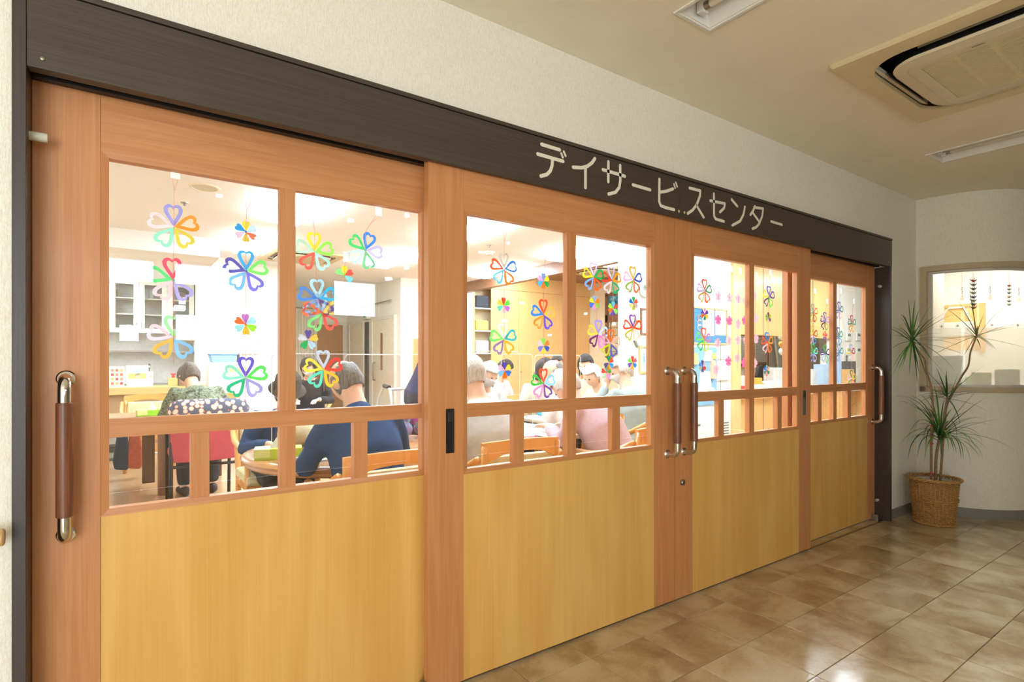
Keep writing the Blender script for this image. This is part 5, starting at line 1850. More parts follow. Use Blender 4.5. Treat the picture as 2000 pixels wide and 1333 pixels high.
M_GGREEN = plain('grey_green_box', (128, 138, 112), .6)
shelf_box('storage_box', 'large grey-green box on the shelf behind the frosted office window', 1821, 1882, 695, 4.62, M_GGREEN, .05)
shelf_box('green_pack', 'flat light green pack beside the large grey-green box', 1880, 1897, 737, 4.60, plain('lime_pack', (170, 206, 96), .6), .06)
o, cpt, ang, w, h, nrm = shelf_box('wipes_box', 'small grey box with a yellow printed label behind the frosted window', 1902, 1937, 728, 4.55, plain('grey_box', (176, 176, 160), .6), .03)
MB().obox((cpt.x - nrm.x * .0165, cpt.y - nrm.y * .0165, ZS + h * .78), (w * .98, .003, h * .42), (0, 0, ang)).build('yellow_label', plain('label_yellow', (214, 200, 110), .6), o)
ux = Vector((math.cos(ang), math.sin(ang), 0))
for k in range(6):
    c = cpt + ux * ((k - 2.5) * w * .14) - nrm * .019
    pts = [c + ux * (.007 * math.cos(q * PI / 4)) + Vector((0, 0, ZS + h * .84 - c.z + .008 * math.sin(q * PI / 4))) for q in range(8)]
    MB().tube(pts, .0022, 5, closed=True).build('printed_letter', plain('print_blue', (90, 108, 130), .6), o)
shelf_box('paper_box', 'pale grey box at the end of the shelf behind the frosted window', 1948, 1993, 722, 4.50, plain('pale_grey_box', (160, 166, 146), .6), .03)
shelf_box('pink_pack', 'small pink pack at the corner of the office window shelf', 1813, 1819, 738, 4.60, plain('pink_pack', (222, 130, 130), .6), .04)
# hanging ornaments inside the curved window
M_CRYS = glass('crystal', (.92, .9, .86), .12, .8)
T_ORN = 4.50
ZTOP = WZ1 - .05


def crane(mb, c, s):
    c = Vector(c)
    r = Vector((SA, -CA, 0))
    f = Vector((CA, SA, 0))
    up = Vector((0, 0, 1))
    b0, b1 = c - up * .35 * s, c + up * .25 * s
    mb.add([c - r * .5 * s, c + r * .5 * s, b0, b1, c + f * .3 * s, c - f * .3 * s], [(0, 2, 4), (2, 1, 4), (1, 3, 4), (3, 0, 4), (2, 0, 5), (1, 2, 5), (3, 1, 5), (0, 3, 5)])
    mb.add([c - r * .2 * s, c - r * .95 * s + up * .55 * s, c - r * .5 * s - up * .1 * s, c + f * .05 * s], [(0, 1, 2), (0, 1, 3), (1, 2, 3)])
    mb.add([c + r * .2 * s, c + r * .95 * s + up * .45 * s, c + r * .5 * s - up * .1 * s, c + f * .05 * s], [(0, 1, 2), (0, 1, 3), (1, 2, 3)])
    mb.add([c, c + up * .9 * s - f * .5 * s, c + r * .25 * s], [(0, 1, 2)])
    mb.add([c, c + up * .9 * s + f * .5 * s, c - r * .25 * s], [(0, 1, 2)])


CRC = [(150, 66, 56), (96, 110, 96), (70, 100, 84), (130, 120, 90), (90, 84, 110), (120, 130, 100), (84, 96, 120), (150, 110, 80)]
for x, ys_, s, label in ((1901, [549, 557, 565, 573, 581, 588, 595, 602], .036, 'string of eight folded paper cranes hanging in the office window'), (1971, [559, 566, 573, 581, 589, 596], .025, 'thin string of small folded paper cranes beside the crystal ball')):
    p = at_depth(x, 530, T_ORN)
    o = root('crane_string', label, 'ornament', (p.x, p.y, ZTOP))
    e = at_depth(x, ys_[-1] + 4, T_ORN)
    MB().tube([(p.x, p.y, ZTOP), (e.x, e.y, e.z)], .0014, 5).build('string', plain('thread', (140, 130, 116), .8), o)
    for k, y in enumerate(ys_):
        mb = MB()
        crane(mb, at_depth(x, y, T_ORN), s)
        mb.build('paper_crane', paper('crane_%d' % (k % 8), CRC[k % 8], .15), o)
for x, y0, y1, shape, label in ((1879, 560, 584, 'drop', 'glass drop ornament hanging beside the larger crane string'), (1934, 562, 583, 'drop', 'glass drop ornament hanging between the two crane strings'), (1990, 566, 586, 'ball', 'glass ball ornament with small beads in the office window')):
    p = at_depth(x, y1, T_ORN)
    o = root('crystal_ornament', label, 'ornament', (p.x, p.y, ZTOP))
    MB().tube([(p.x, p.y, ZTOP), (p.x, p.y, p.z + .02)], .001, 5).build('string', plain('thread', (140, 130, 116), .8), o)
    if shape == 'drop':
        MB().lathe([(0, .035), (.006, .02), (.014, -.002), (.010, -.012), (0, -.016)], 8, (p.x, p.y, p.z)).build('drop', M_CRYS, o)
    else:
        MB().ball((p.x, p.y, p.z), .016, 12, 8).build('ball', M_CRYS, o)
    for k, (dx, z) in enumerate(((0, .045), (.008, .06), (-.008, .075), (0, .09))):
        MB().ball((p.x + dx, p.y, p.z + z), .005, 8, 6).build('bead', plain('bead', (196, 190, 176), .15), o)

# ------------------------------------------------------------------ day room furniture
M_CHAIRW = wood('chair_beech', (240, 180, 104), (224, 156, 80), 'z', .8, contrast=.7, rough=.3, coat=.3)
M_PAD = cloth('cream_vinyl', (232, 224, 180), scale=20, rough=.5)


def make_chair():
    """beech armchair with cream back pad; local, faces +Y"""
    o = root('dining_chair', 'x', 'chair', (0, 0, 0), group='beech dining chairs')
    for s in (-1, 1):
        MB().tube([(s * .215, -.20, 0), (s * .215, -.19, .42), (s * .215, -.25, .62), (s * .212, -.275, .80)], .019, 8).build('back_leg', M_CHAIRW, o, smooth=True, local=True)
        MB().tube([(s * .225, .20, 0), (s * .225, .20, .62)], .018, 8).build('front_leg', M_CHAIRW, o, smooth=True, local=True)
        MB().tube([(s * .245, -.26, .735), (s * .255, -.10, .66), (s * .25, .08, .635), (s * .235, .22, .63)], .02, 8).build('armrest', M_CHAIRW, o, smooth=True, local=True)
    # arched top rail
    n = 14
    top, bot = [], []
    for i in range(n + 1):
        f = i / n * 2 - 1
        top.append((f * .225, .815 + .012 * (1 - f * f)))
        bot.append((f * .225, .725 + .045 * max(0, 1 - (f / .75) ** 2) ** .5 if abs(f) < .75 else .725))
    mb = MB()
    poly = top + bot[::-1]
    m = len(top)
    vs = [(x, -.262 - .03 * (1 - (x / .225) ** 2) + d, z) for d in (-.013, .013) for x, z in poly]
    k = len(poly)
    fs = []
    for i in range(n):
        a, b = i, k - 1 - i
        fs += [(a, a + 1, b - 1, b), (k + a, k + b, k + b - 1, k + a + 1)]
    for i in range(k):
        j = (i + 1) % k
        fs.append((i, k + i, k + j, j))
    mb.add(vs, fs)
    mb.build('top_rail', M_CHAIRW, o, local=True, smooth=.6)
    MB().box(-.20, .20, -.265, -.225, .50, .745).build('back_pad', M_PAD, o, local=True, bevel=.016)
    MB().box(-.235, .235, -.21, .235, .40, .465).build('seat_pad', M_PAD, o, local=True, bevel=.02)
    MB().box(-.22, .22, -.20, .22, .345, .40).build('seat_frame', M_CHAIRW, o, local=True, bevel=.004)
    return o


chair0 = make_chair()
CH = [((.985, 2.53, 0), 0, 'beech dining chair with cream pad on which the man in navy sits'),
      ((1.68, 2.53, 0), -.06, 'beech dining chair with cream pad under the white-haired person in grey'),
      ((2.68, 2.50, 0), .05, 'beech dining chair with cream pad under the person in pink knitwear'),
      ((.30, 7.55, 0), PI, 'empty beech dining chair in front of the kitchen counter, by the tote bags'),
      ((1.0, 7.35, 0), PI - .1, 'empty beech dining chair behind the red chair'),
      ((4.9, 6.9, 0), .7, 'empty beech dining chair in front of the closet'),
      ((.92, 4.15, 0), PI, 'beech dining chair under the person in the dark hat'),
      ((2.72, 4.50, 0), PI, 'beech dining chair under the white-haired person wearing a face mask'),
      ((3.79, 5.83, 0), PI + .3, 'beech dining chair under the dark-haired person in white'),
      ((3.79, 4.95, 0), PI, 'beech dining chair under the long-haired woman'),
      ((4.6, 5.63, 0), PI - .3, 'beech dining chair under the man with receding hair'),
      ((2.87, 3.2, 0), .15, 'beech dining chair under the grey-haired masked man'),
      ((3.52, 3.08, 0), -.1, 'beech dining chair under the white-haired man in grey-green'),
      ((4.70, 4.86, 0), PI / 2 + .4, 'beech dining chair under the dark-haired woman with a mask'),
      ((4.02, 3.95, 0), PI / 2, 'beech dining chair under the white-haired person in beige'),
      ((2.0, 7.3, 0), PI - .4, 'beech dining chair under the person in black at the far end')]
for i, (loc, rz, label) in enumerate(CH):
    o = chair0 if i == 0 else copy_tree(chair0)
    o.location = loc
    o.rotation_euler = (0, 0, rz)
    o['label'] = label

M_TABLEW = wood('table_oak', (206, 150, 92), (176, 116, 64), 'x', .6, contrast=.8, rough=.25, coat=.4)
M_TABLETOP = plain('cream_tabletop', (240, 228, 196), .3)
M_DARKW = wood('dark_leg', (110, 74, 48), (70, 44, 28), 'z', .8, rough=.3, coat=.3)
tb = root('round_table', 'round wooden table with cream top and moulded brown rim', 'table', (1.17, 3.2, 0))
MB().lathe([(0, .695), (.57, .695), (.57, .702), (0, .702)], 48, (1.17, 3.2, 0)).build('table_top', M_TABLETOP, tb)
MB().lathe([(.57, .703), (.60, .706), (.625, .700), (.635, .688), (.628, .676), (.615, .672), (.618, .660), (.605, .648), (.57, .645), (.57, .703)], 56, (1.17, 3.2, 0)).build('rim', M_TABLEW, tb, smooth=.8)
MB().lathe([(.28, 0), (.28, .03), (.08, .07), (.06, .2), (.09, .4), (.06, .55), (.15, .645)], 24, (1.17, 3.2, 0)).build('pedestal', M_DARKW, tb, smooth=.8)


def rect_table(label, x0, x1, y0, y1, legs, lm, tm=None):
    o = root('table', label, 'table', ((x0 + x1) / 2, (y0 + y1) / 2, 0))
    MB().box(x0, x1, y0, y1, .668, .702).build('table_top', tm or M_TABLEW, o, bevel=.008)
    for x, y in legs:
        MB().box(x - .035, x + .035, y - .035, y + .035, 0, .668).build('leg', lm, o, bevel=.006)
    return o


t2 = rect_table('long wooden table with round dark posts, beside the red chair', -.85, .98, 5.95, 6.75, [(-.75, 6.05), (-.75, 6.65), (.88, 6.65)], M_DARKW)
MB().lathe([(.056, 0), (.056, .668)], 20, (.36, 5.98, 0)).build('post', wood('post_brown', (150, 100, 62), (104, 66, 40), 'z'), t2, smooth=.8)
MB().box(.20, .30, 6.3, 6.4, .06, .668).build('post', M_DARKW, t2)
rect_table('cream topped table with papers in front of the grey and pink sitters', 1.86, 2.78, 2.92, 3.86, [(1.93, 2.99), (2.71, 2.99), (1.93, 3.79), (2.71, 3.79)], M_DARKW, M_TABLETOP)
rect_table('cream topped table with clear screens in the middle of the day room', 3.02, 3.62, 3.72, 4.22, [(3.09, 3.79), (3.55, 3.79), (3.09, 4.15), (3.55, 4.15)], M_DARKW, M_TABLETOP)

# clear desk screens
M_ACRYL = glass('acrylic', (.985, .985, .99), .03, .6)
M_EDGE = plain('white_acrylic_edge', (250, 250, 252), .3)


def screen(label, x0, x1, y, z1=1.255, z0=.703, rot=0):
    o = root('clear_screen', label, 'screen', ((x0 + x1) / 2, y, z0), group='clear desk screens')
    MB().box(x0, x1, y - .0015, y + .0015, z0, z1).build('sheet', M_ACRYL, o)
    r = .03
    pts = [(x0, y, z0)] + [(x0 + r - r * math.cos(k * PI / 8), y, z1 - r + r * math.sin(k * PI / 8)) for k in range(5)] + [(x1 - r + r * math.sin(k * PI / 8), y, z1 - r + r * math.cos(k * PI / 8)) for k in range(5)] + [(x1, y, z0)]
    MB().tube(pts, .002, 6).build('edge', M_EDGE, o)
    for x in (x0 + .12, x1 - .12):
        MB().box(x - .015, x + .015, y - .07, y + .07, z0 - .001, z0 + .01).build('foot', M_ACRYL, o)


screen('clear screen standing across the round table', .70, 1.64, 3.28)
screen('clear screen with white edge at the far side of the round table', 1.18, 1.58, 3.50)
screen('clear screen in front of the masked white-haired sitter', 1.90, 2.42, 3.32, 1.285)
screen('clear screen at the edge of the paper-strewn table', 2.45, 2.76, 3.60, 1.27)
screen('clear screen on the middle table facing the grey-haired man', 3.05, 3.60, 3.95, 1.27)

# red chair with cushion
rc = root('red_chair', 'red upholstered chair with black tubular legs', 'chair', (.60, 5.45, 0))
M_RED = cloth('red_vinyl', (190, 80, 90), scale=12, rough=.5)
n = 12
vs, fs = [], []
for d in (0, .05):
    for i in range(n + 1):
        f = i / n * 2 - 1
        y = 5.16 + .05 * f * f + d
        for z in (.40, .46, .76, .80):
            ww = .25 if z > .41 else .235
            vs.append((.60 + f * ww, y - (z - .4) * .12, z))
m = (n + 1) * 4
for d in (0, 1):
    for i in range(n):
        for j in range(3):
            a = d * m + i * 4 + j
            fs.append((a, a + 4, a + 5, a + 1))
for i in range(n):
    fs += [(i * 4 + 3, (i + 1) * 4 + 3, m + (i + 1) * 4 + 3, m + i * 4 + 3), (i * 4, m + i * 4, m + (i + 1) * 4, (i + 1) * 4)]
for i in (0, n):
    for j in range(3):
        fs.append((i * 4 + j, i * 4 + j + 1, m + i * 4 + j + 1, m + i * 4 + j))
MB().add(vs, fs).build('backrest', M_RED, rc, smooth=.8)
MB().box(.36, .84, 5.2, 5.68, .40, .475).build('seat', M_RED, rc, bevel=.02)
for s in (-1, 1):
    MB().tube([(.60 + s * .24, 5.22, 0), (.60 + s * .245, 5.2, .62), (.60 + s * .25, 5.3, .64), (.60 + s * .25, 5.6, .63), (.60 + s * .245, 5.66, .60), (.60 + s * .24, 5.66, 0)], .014, 8).build('leg_frame', M_BLACK, rc, smooth=True)
MB().tube([(.36, 5.22, .36), (.84, 5.22, .36)], .012, 8).build('stretcher', M_BLACK, rc)
# patterned cushion over its back
cu = MB()
n, m = 20, 14
vs, fs = [], []
for i in range(n + 1):
    f = i / n * 2 - 1
    for j in range(m):
        t = 2 * PI * j / m
        th = .05 * (1 - abs(f) ** 6) ** .5 + .006
        hh = .082 * (1 - abs(f) ** 8) ** .5 + .012
        vs.append((.63 + f * .30, 5.15 + .05 * f * f + th * math.cos(t), .815 + hh * math.sin(t)))
for i in range(n):
    for j in range(m):
        fs.append((i * m + j, i * m + (j + 1) % m, (i + 1) * m + (j + 1) % m, (i + 1) * m + j))
fs += [tuple(range(m)), tuple(range(n * m, n * m + m))]
tag(cu.add(vs, fs).build('cushion', cloth('flower_print', (96, 104, 124), (120, 130, 146), pattern='floral'), smooth=True), 'flower patterned cushion over the back of the red chair', 'cushion')


def tissue_box(label, x, y, rz=0.0, c=(190, 216, 60), z=.703):
    o = root('tissue_box', label, 'tissue box', (x, y, z), rz)
    MB().box(-.115, .115, -.06, .06, 0, .055).build('box', plain('lime_box_%d' % c[0], c, .5), o, local=True, bevel=.002)
    MB().box(-.116, -.04, -.061, .061, .012, .0555).build('pale_panel', plain('lime_pale', (226, 236, 150), .5), o, local=True)
    mb = MB()
    n = 9
    ring = []
    for i in range(n):
        a = 2 * PI * i / n
        ring.append((.045 * math.cos(a), .02 * math.sin(a), .055))
    up = [(.02 * math.cos(2 * PI * i / n) + .005, .012 * math.sin(2 * PI * i / n), .09 + .012 * (i % 2)) for i in range(n)]
    mb.add(ring + up + [(.004, 0, .125)], [(i, (i + 1) % n, n + (i + 1) % n, n + i) for i in range(n)] + [(n + i, n + (i + 1) % n, 2 * n) for i in range(n)])
    mb.build('tissue', M_PAPERW, o, local=True)
    return o


tissue_box('lime green tissue box on the round wooden table', .70, 3.12, -.25)
tissue_box('bright green tissue box on the long table beside the kitchen', .27, 6.25, .1, (150, 220, 50))
# magazine, papers
mg = root('magazine', 'colourful magazine lying open on the round table', 'magazine', (.93, 3.0, .703))
MB().obox((0, 0, .004), (.30, .22, .008), (0, 0, .3)).build('pages', M_PAPERW, mg, local=True)
for i in range(4):
    for j in range(3):
        MB().obox((-.10 + i * .066, -.066 + j * .066, .0086), (.055, .055, .0008), (0, 0, .3)).build('picture', plain('mag_%d' % ((i * 3 + j) % 5), [(196, 90, 70), (70, 110, 170), (220, 180, 90), (130, 160, 100), (236, 236, 230)][(i * 3 + j) % 5], .5), mg, local=True)
rnd = random.Random(6)
for k in range(7):
    x, y = rnd.uniform(1.95, 2.65), rnd.uniform(3.0, 3.3)
    tag(MB().obox((x, y, .704 + k * .0012), (.21, .297, .001), (0, 0, rnd.uniform(-.8, .8))).build('paper_sheet', M_PAPERW), 'white sheet of paper on the table before the grey and pink sitters', 'paper', 'papers on the cream topped table')
tag(MB().obox((2.3, 3.38, .71), (.26, .18, .012), (0, 0, .4)).build('dark_folder', plain('dark_folder', (70, 66, 62), .5)), 'dark folder lying among the papers on the cream topped table', 'folder')
pk = cloth('pink_print', (246, 220, 226), (222, 130, 150), scale=40, pattern='mottle')
tag(MB().obox((2.16, 2.98, .715), (.22, .16, .025), (0, 0, .2)).build('fabric_pouch', pk, bevel=.01), 'pink patterned fabric pouch on the cream topped table', 'pouch')
tag(MB().box(3.25, 3.50, 4.02, 4.18, .703, .78).build('blue_basket', plain('blue_plastic', (80, 176, 222), .4), bevel=.01), 'bright blue plastic box on the middle table', 'box')
ng = root('linen_bag', 'beige linen bag slumped on the round table beside the tissue box', 'bag', (.92, 3.5, .703))
MB().ball((.90, 3.52, .775), (.12, .09, .085), 14, 10).ball((.98, 3.48, .75), (.08, .07, .06), 12, 8).build('body', cloth('linen', (206, 192, 150), scale=30), ng, smooth=True)
MB().tube([(.84, 3.5, .84), (.86, 3.49, .90), (.93, 3.49, .90), (.95, 3.5, .83)], .008, 6).build('handle', cloth('linen', (206, 192, 150), scale=30), ng, smooth=True)

# tote bags hanging from the empty chair
for x, cc, label in ((.045, (52, 70, 92), 'dark blue tote bag hanging beside the long table'), (.155, (214, 118, 84), 'orange printed tote bag hanging beside the dark blue bag')):
    o = root('tote_bag', label, 'bag', (x, 7.0, .1))
    mm = cloth('tote_%d' % cc[0], cc, None if cc[0] < 100 else (180, 90, 80), 30)
    MB().prism([(x - .06, .12), (x + .05, .10), (x + .075, .18), (x + .05, .46), (x - .04, .46), (x - .075, .2)], 6.9, 7.05).build('body', mm, o, bevel=.02)
    MB().tube([(x - .03, 6.97, .46), (x - .03, 6.97, .62), (x + .03, 6.97, .62), (x + .03, 6.97, .46)], .008, 6).build('handle', mm, o)

# wheeled walker with a knitted bundle
wk = root('walker', 'white tubular walker with black grips beside the round table', 'walker', (2.35, 5.05, 0))
for s in (-1, 1):
    MB().tube([(2.35 + s * .26, 4.85, .04), (2.35 + s * .26, 4.87, .80), (2.35 + s * .26, 4.92, .95), (2.35 + s * .26, 5.05, .98), (2.35 + s * .26, 5.2, .85), (2.35 + s * .26, 5.3, .04)], .014, 8).build('side_frame', M_WHITEMETAL, wk, smooth=True)
    MB().tube([(2.35 + s * .26, 4.94, .968), (2.35 + s * .26, 5.06, .98)], .02, 8).build('grip', M_BLACK, wk)
    for y in (4.85, 5.3):
        MB().lathe([(0, -.012), (.05, -.012), (.05, .012), (0, .012)], 14, (2.35 + s * .26, y, .05), 'x').build('wheel', M_BLACK, wk)
for z in (.45, .72):
    MB().tube([(2.09, 4.87, z), (2.61, 4.87, z)], .012, 8).build('cross_bar', M_WHITEMETAL, wk)
MB().tube([(2.09, 4.92, .95), (2.61, 4.92, .95)], .014, 8).build('cross_bar', M_WHITEMETAL, wk)
kn = cloth('purple_teal_knit', (178, 80, 190), (80, 176, 170), scale=22, pattern='mottle')
mb = MB()
rnd = random.Random(12)
for k in range(9):
    mb.ball((1.60 + rnd.uniform(-.07, .09), 3.42 + rnd.uniform(-.05, .05), .76 + rnd.uniform(-.02, .14)), rnd.uniform(.035, .055), 10, 8)
tag(mb.build('knitted_bundle', kn, smooth=True), 'purple and teal knitted bundle on the round table', 'knitwear')
# ------------------------------------------------------------------ people
M_SKIN = plain('skin', (236, 190, 160), .55, var=.05, scale=30)
M_EYE = plain('eye_dark', (40, 32, 30), .2)
M_MASK = paper('mask_white', (250, 250, 250), .15)


def loft(mb, path, radii, side, n=14):
    """tube of elliptical section: radii (a along side, b across)"""
    path = [Vector(p) for p in path]
    side = Vector(side).normalized()
    vs, fs = [], []
    m = len(path)
    for i, p in enumerate(path):
        d = (path[min(i + 1, m - 1)] - path[max(i - 1, 0)]).normalized()
        s = (side - d * side.dot(d)).normalized()
        t = d.cross(s)
        a, b = radii[i] if isinstance(radii[i], (tuple, list)) else (radii[i], radii[i])
        for k in range(n):
            an = 2 * PI * k / n
            vs.append(p + s * a * math.cos(an) + t * b * math.sin(an))
    for i in range(m - 1):
        for k in range(n):
            fs.append((i * n + k, i * n + (k + 1) % n, (i + 1) * n + (k + 1) % n, (i + 1) * n + k))
    # rounded ends
    for i, j in ((0, 1), (m - 1, m - 2)):
        a = radii[i] if not isinstance(radii[i], (tuple, list)) else min(radii[i])
        tip = len(vs)
        vs.append(path[i] + (path[i] - path[j]).normalized() * a * .6)
        ring = [i * n + k for k in range(n)]
        for k in range(n):
            fs.append((ring[k], ring[(k + 1) % n], tip) if i else (ring[(k + 1) % n], ring[k], tip))
    mb.add(vs, fs)


def remesh(mb, voxel, smooth=4):
    me = mb.mesh('raw')
    o = bpy.data.objects.new('raw', me)
    COL.objects.link(o)
    md = o.modifiers.new('r', 'REMESH')
    md.mode = 'VOXEL'
    md.voxel_size = voxel
    ms = o.modifiers.new('s', 'SMOOTH')
    ms.factor = .5
    ms.iterations = smooth
    dg = bpy.context.evaluated_depsgraph_get()
    out = bpy.data.meshes.new_from_object(o.evaluated_get(dg))
    bpy.data.objects.remove(o)
    bpy.data.meshes.remove(me)
    return out


def head_point(x, y, z, grow=0.0):
    """unit sphere point to head surface (y forward)"""
    X, Y, Zz = x * (.077 + grow), y * (.097 + grow), z * (.118 + grow)
    if z < 0:
        X *= 1 - .30 * (-z) ** 1.6
        if y < 0:
            Y *= 1 - .35 * (-z) ** 1.3
        else:
            Y *= 1 - .10 * (-z) ** 2
    if y > 0:
        g = lambda v, s: math.exp(-(v / s) ** 2)
        Y += .024 * g(x, .15) * g(z + .16, .20)
        Y -= .010 * g(abs(x) - .36, .16) * g(z - .06, .11)
        Y += .005 * g(x, .55) * g(z - .24, .10)
        Y += .006 * g(x, .26) * g(z + .52, .07)
        Y += .007 * g(x, .30) * g(z + .82, .14)
    return Vector((X, Y, Zz))


def head_mesh(mb, M, nu=30, nv=24):
    vs, fs = [], []
    for j in range(nv + 1):
        ph = PI * j / nv
        for k in range(nu):
            t = 2 * PI * k / nu
            vs.append(M @ head_point(math.sin(ph) * math.cos(t), math.sin(ph) * math.sin(t), math.cos(ph)))
    for j in range(nv):
        for k in range(nu):
            fs.append((j * nu + k, (j + 1) * nu + k, (j + 1) * nu + (k + 1) % nu, j * nu + (k + 1) % nu))
    mb.add(vs, fs)
    for s in (-1, 1):
        mb.ball(M @ Vector((s * .079, -.008, -.008)), (.013, .021, .033), 10, 8, M.to_3x3())


def hair_mesh(M, style, rnd):
    vs, fs = [], []
    nu, nv = 44, 30
    keep = {}
    for j in range(nv + 1):
        ph = PI * j / nv
        for k in range(nu):
            t = 2 * PI * k / nu
            x, y, z = math.sin(ph) * math.cos(t), math.sin(ph) * math.sin(t), math.cos(ph)
            if style == 'bald':
                ok = y < .25 and -.55 < z < .62 and (z < .40 or y < -.35)
                gr = .006
            elif style == 'bob':
                ok = (z > .42) or (y < .35 and z > -.85 and abs(x) > .3) or (y < .1 and z > -.9)
                gr = .022 + .012 * max(0, -z)
            elif style == 'thin':
                ok = (z > .50 and y < .75) or (y < .1 and z > -.62)
                gr = .010
            else:
                ok = (z > .46) or (y < .12 and z > -.62) or (y < .3 and z > -.05 and abs(x) > .5)
                gr = .016 + .006 * math.sin(3 * t)
            if style == 'bob' and z < -.3:
                x2, y2 = x / max(.5, math.sin(ph)) * .92, y / max(.5, math.sin(ph)) * .92
                p = head_point(x2, y2, z * .6, gr)
                p.z = z * .15
            else:
                p = head_point(x, min(y, .9), z, gr + .003 * math.sin(7 * t + 3 * ph))
            vs.append(M @ p)
            keep[(j, k)] = ok
    for j in range(nv):
        for k in range(nu):
            q = [(j, k), (j + 1, k), (j + 1, (k + 1) % nu), (j, (k + 1) % nu)]
            if all(keep[c] for c in q):
                fs.append(tuple(c[0] * nu + c[1] for c in q))
    mb = MB()
    mb.v, mb.f = [tuple(v) for v in vs], fs
    me = mb.mesh('hair')
    bm = bmesh.new()
    bm.from_mesh(me)
    loose = [v for v in bm.verts if not v.link_faces]
    bmesh.ops.delete(bm, geom=loose, context='VERTS')
    bm.to_mesh(me)
    bm.free()
    return me


def hair_mat(name, c, c2):
    if name in MATS:
        return MATS[name]
    m, nt, out = new_mat(name)
    b = bsdf(nt, out, .5, spec=.3)
    mp = coords(nt, (70, 70, 6))
    n = noise(nt, mp, 2.2, 4, .6, 1.0)
    r = ramp(nt, n.outputs['Fac'], [(.35, lin(c2)), (.65, lin(c))])
    nt.links.new(r.outputs[0], b.inputs['Base Color'])
    bump(nt, b, n.outputs['Fac'], .6, .006)
    MATS[name] = m
    return m


H_WHITE = hair_mat('hair_white', (238, 234, 226), (190, 184, 174))
H_GREY = hair_mat('hair_grey', (150, 146, 140), (92, 88, 84))
H_GREYB = hair_mat('hair_grey_brown', (128, 116, 106), (74, 64, 58))
H_DARK = hair_mat('hair_dark', (58, 50, 46), (28, 24, 24))


def hand(mb, wrist, d, up, s):
    """palm and five curled fingers; s = +1 right, -1 left"""
    d, up = Vector(d).normalized(), Vector(up).normalized()
    side = d.cross(up).normalized()
    c = Vector(wrist)
    loft(mb, [c, c + d * .04, c + d * .085], [(.026, .016), (.038, .014), (.036, .012)], side, 10)
    for i, (o, L) in enumerate(((-.030, .060), (-.010, .072), (.011, .068), (.031, .052))):
        p0 = c + d * .082 + side * o
        p1 = p0 + d * L * .5 - up * .004 + side * o * .12
        p2 = p1 + d * L * .38 - up * .016
        p3 = p2 + d * L * .2 - up * .014
        loft(mb, [p0, p1, p2, p3], [.0095, .009, .0082, .007], side, 8)
    p0 = c + d * .025 - side * s * .026
    loft(mb, [p0, p0 + d * .03 - side * s * .022, p0 + d * .055 - side * s * .026 - up * .008], [.012, .0105, .008], up, 8)


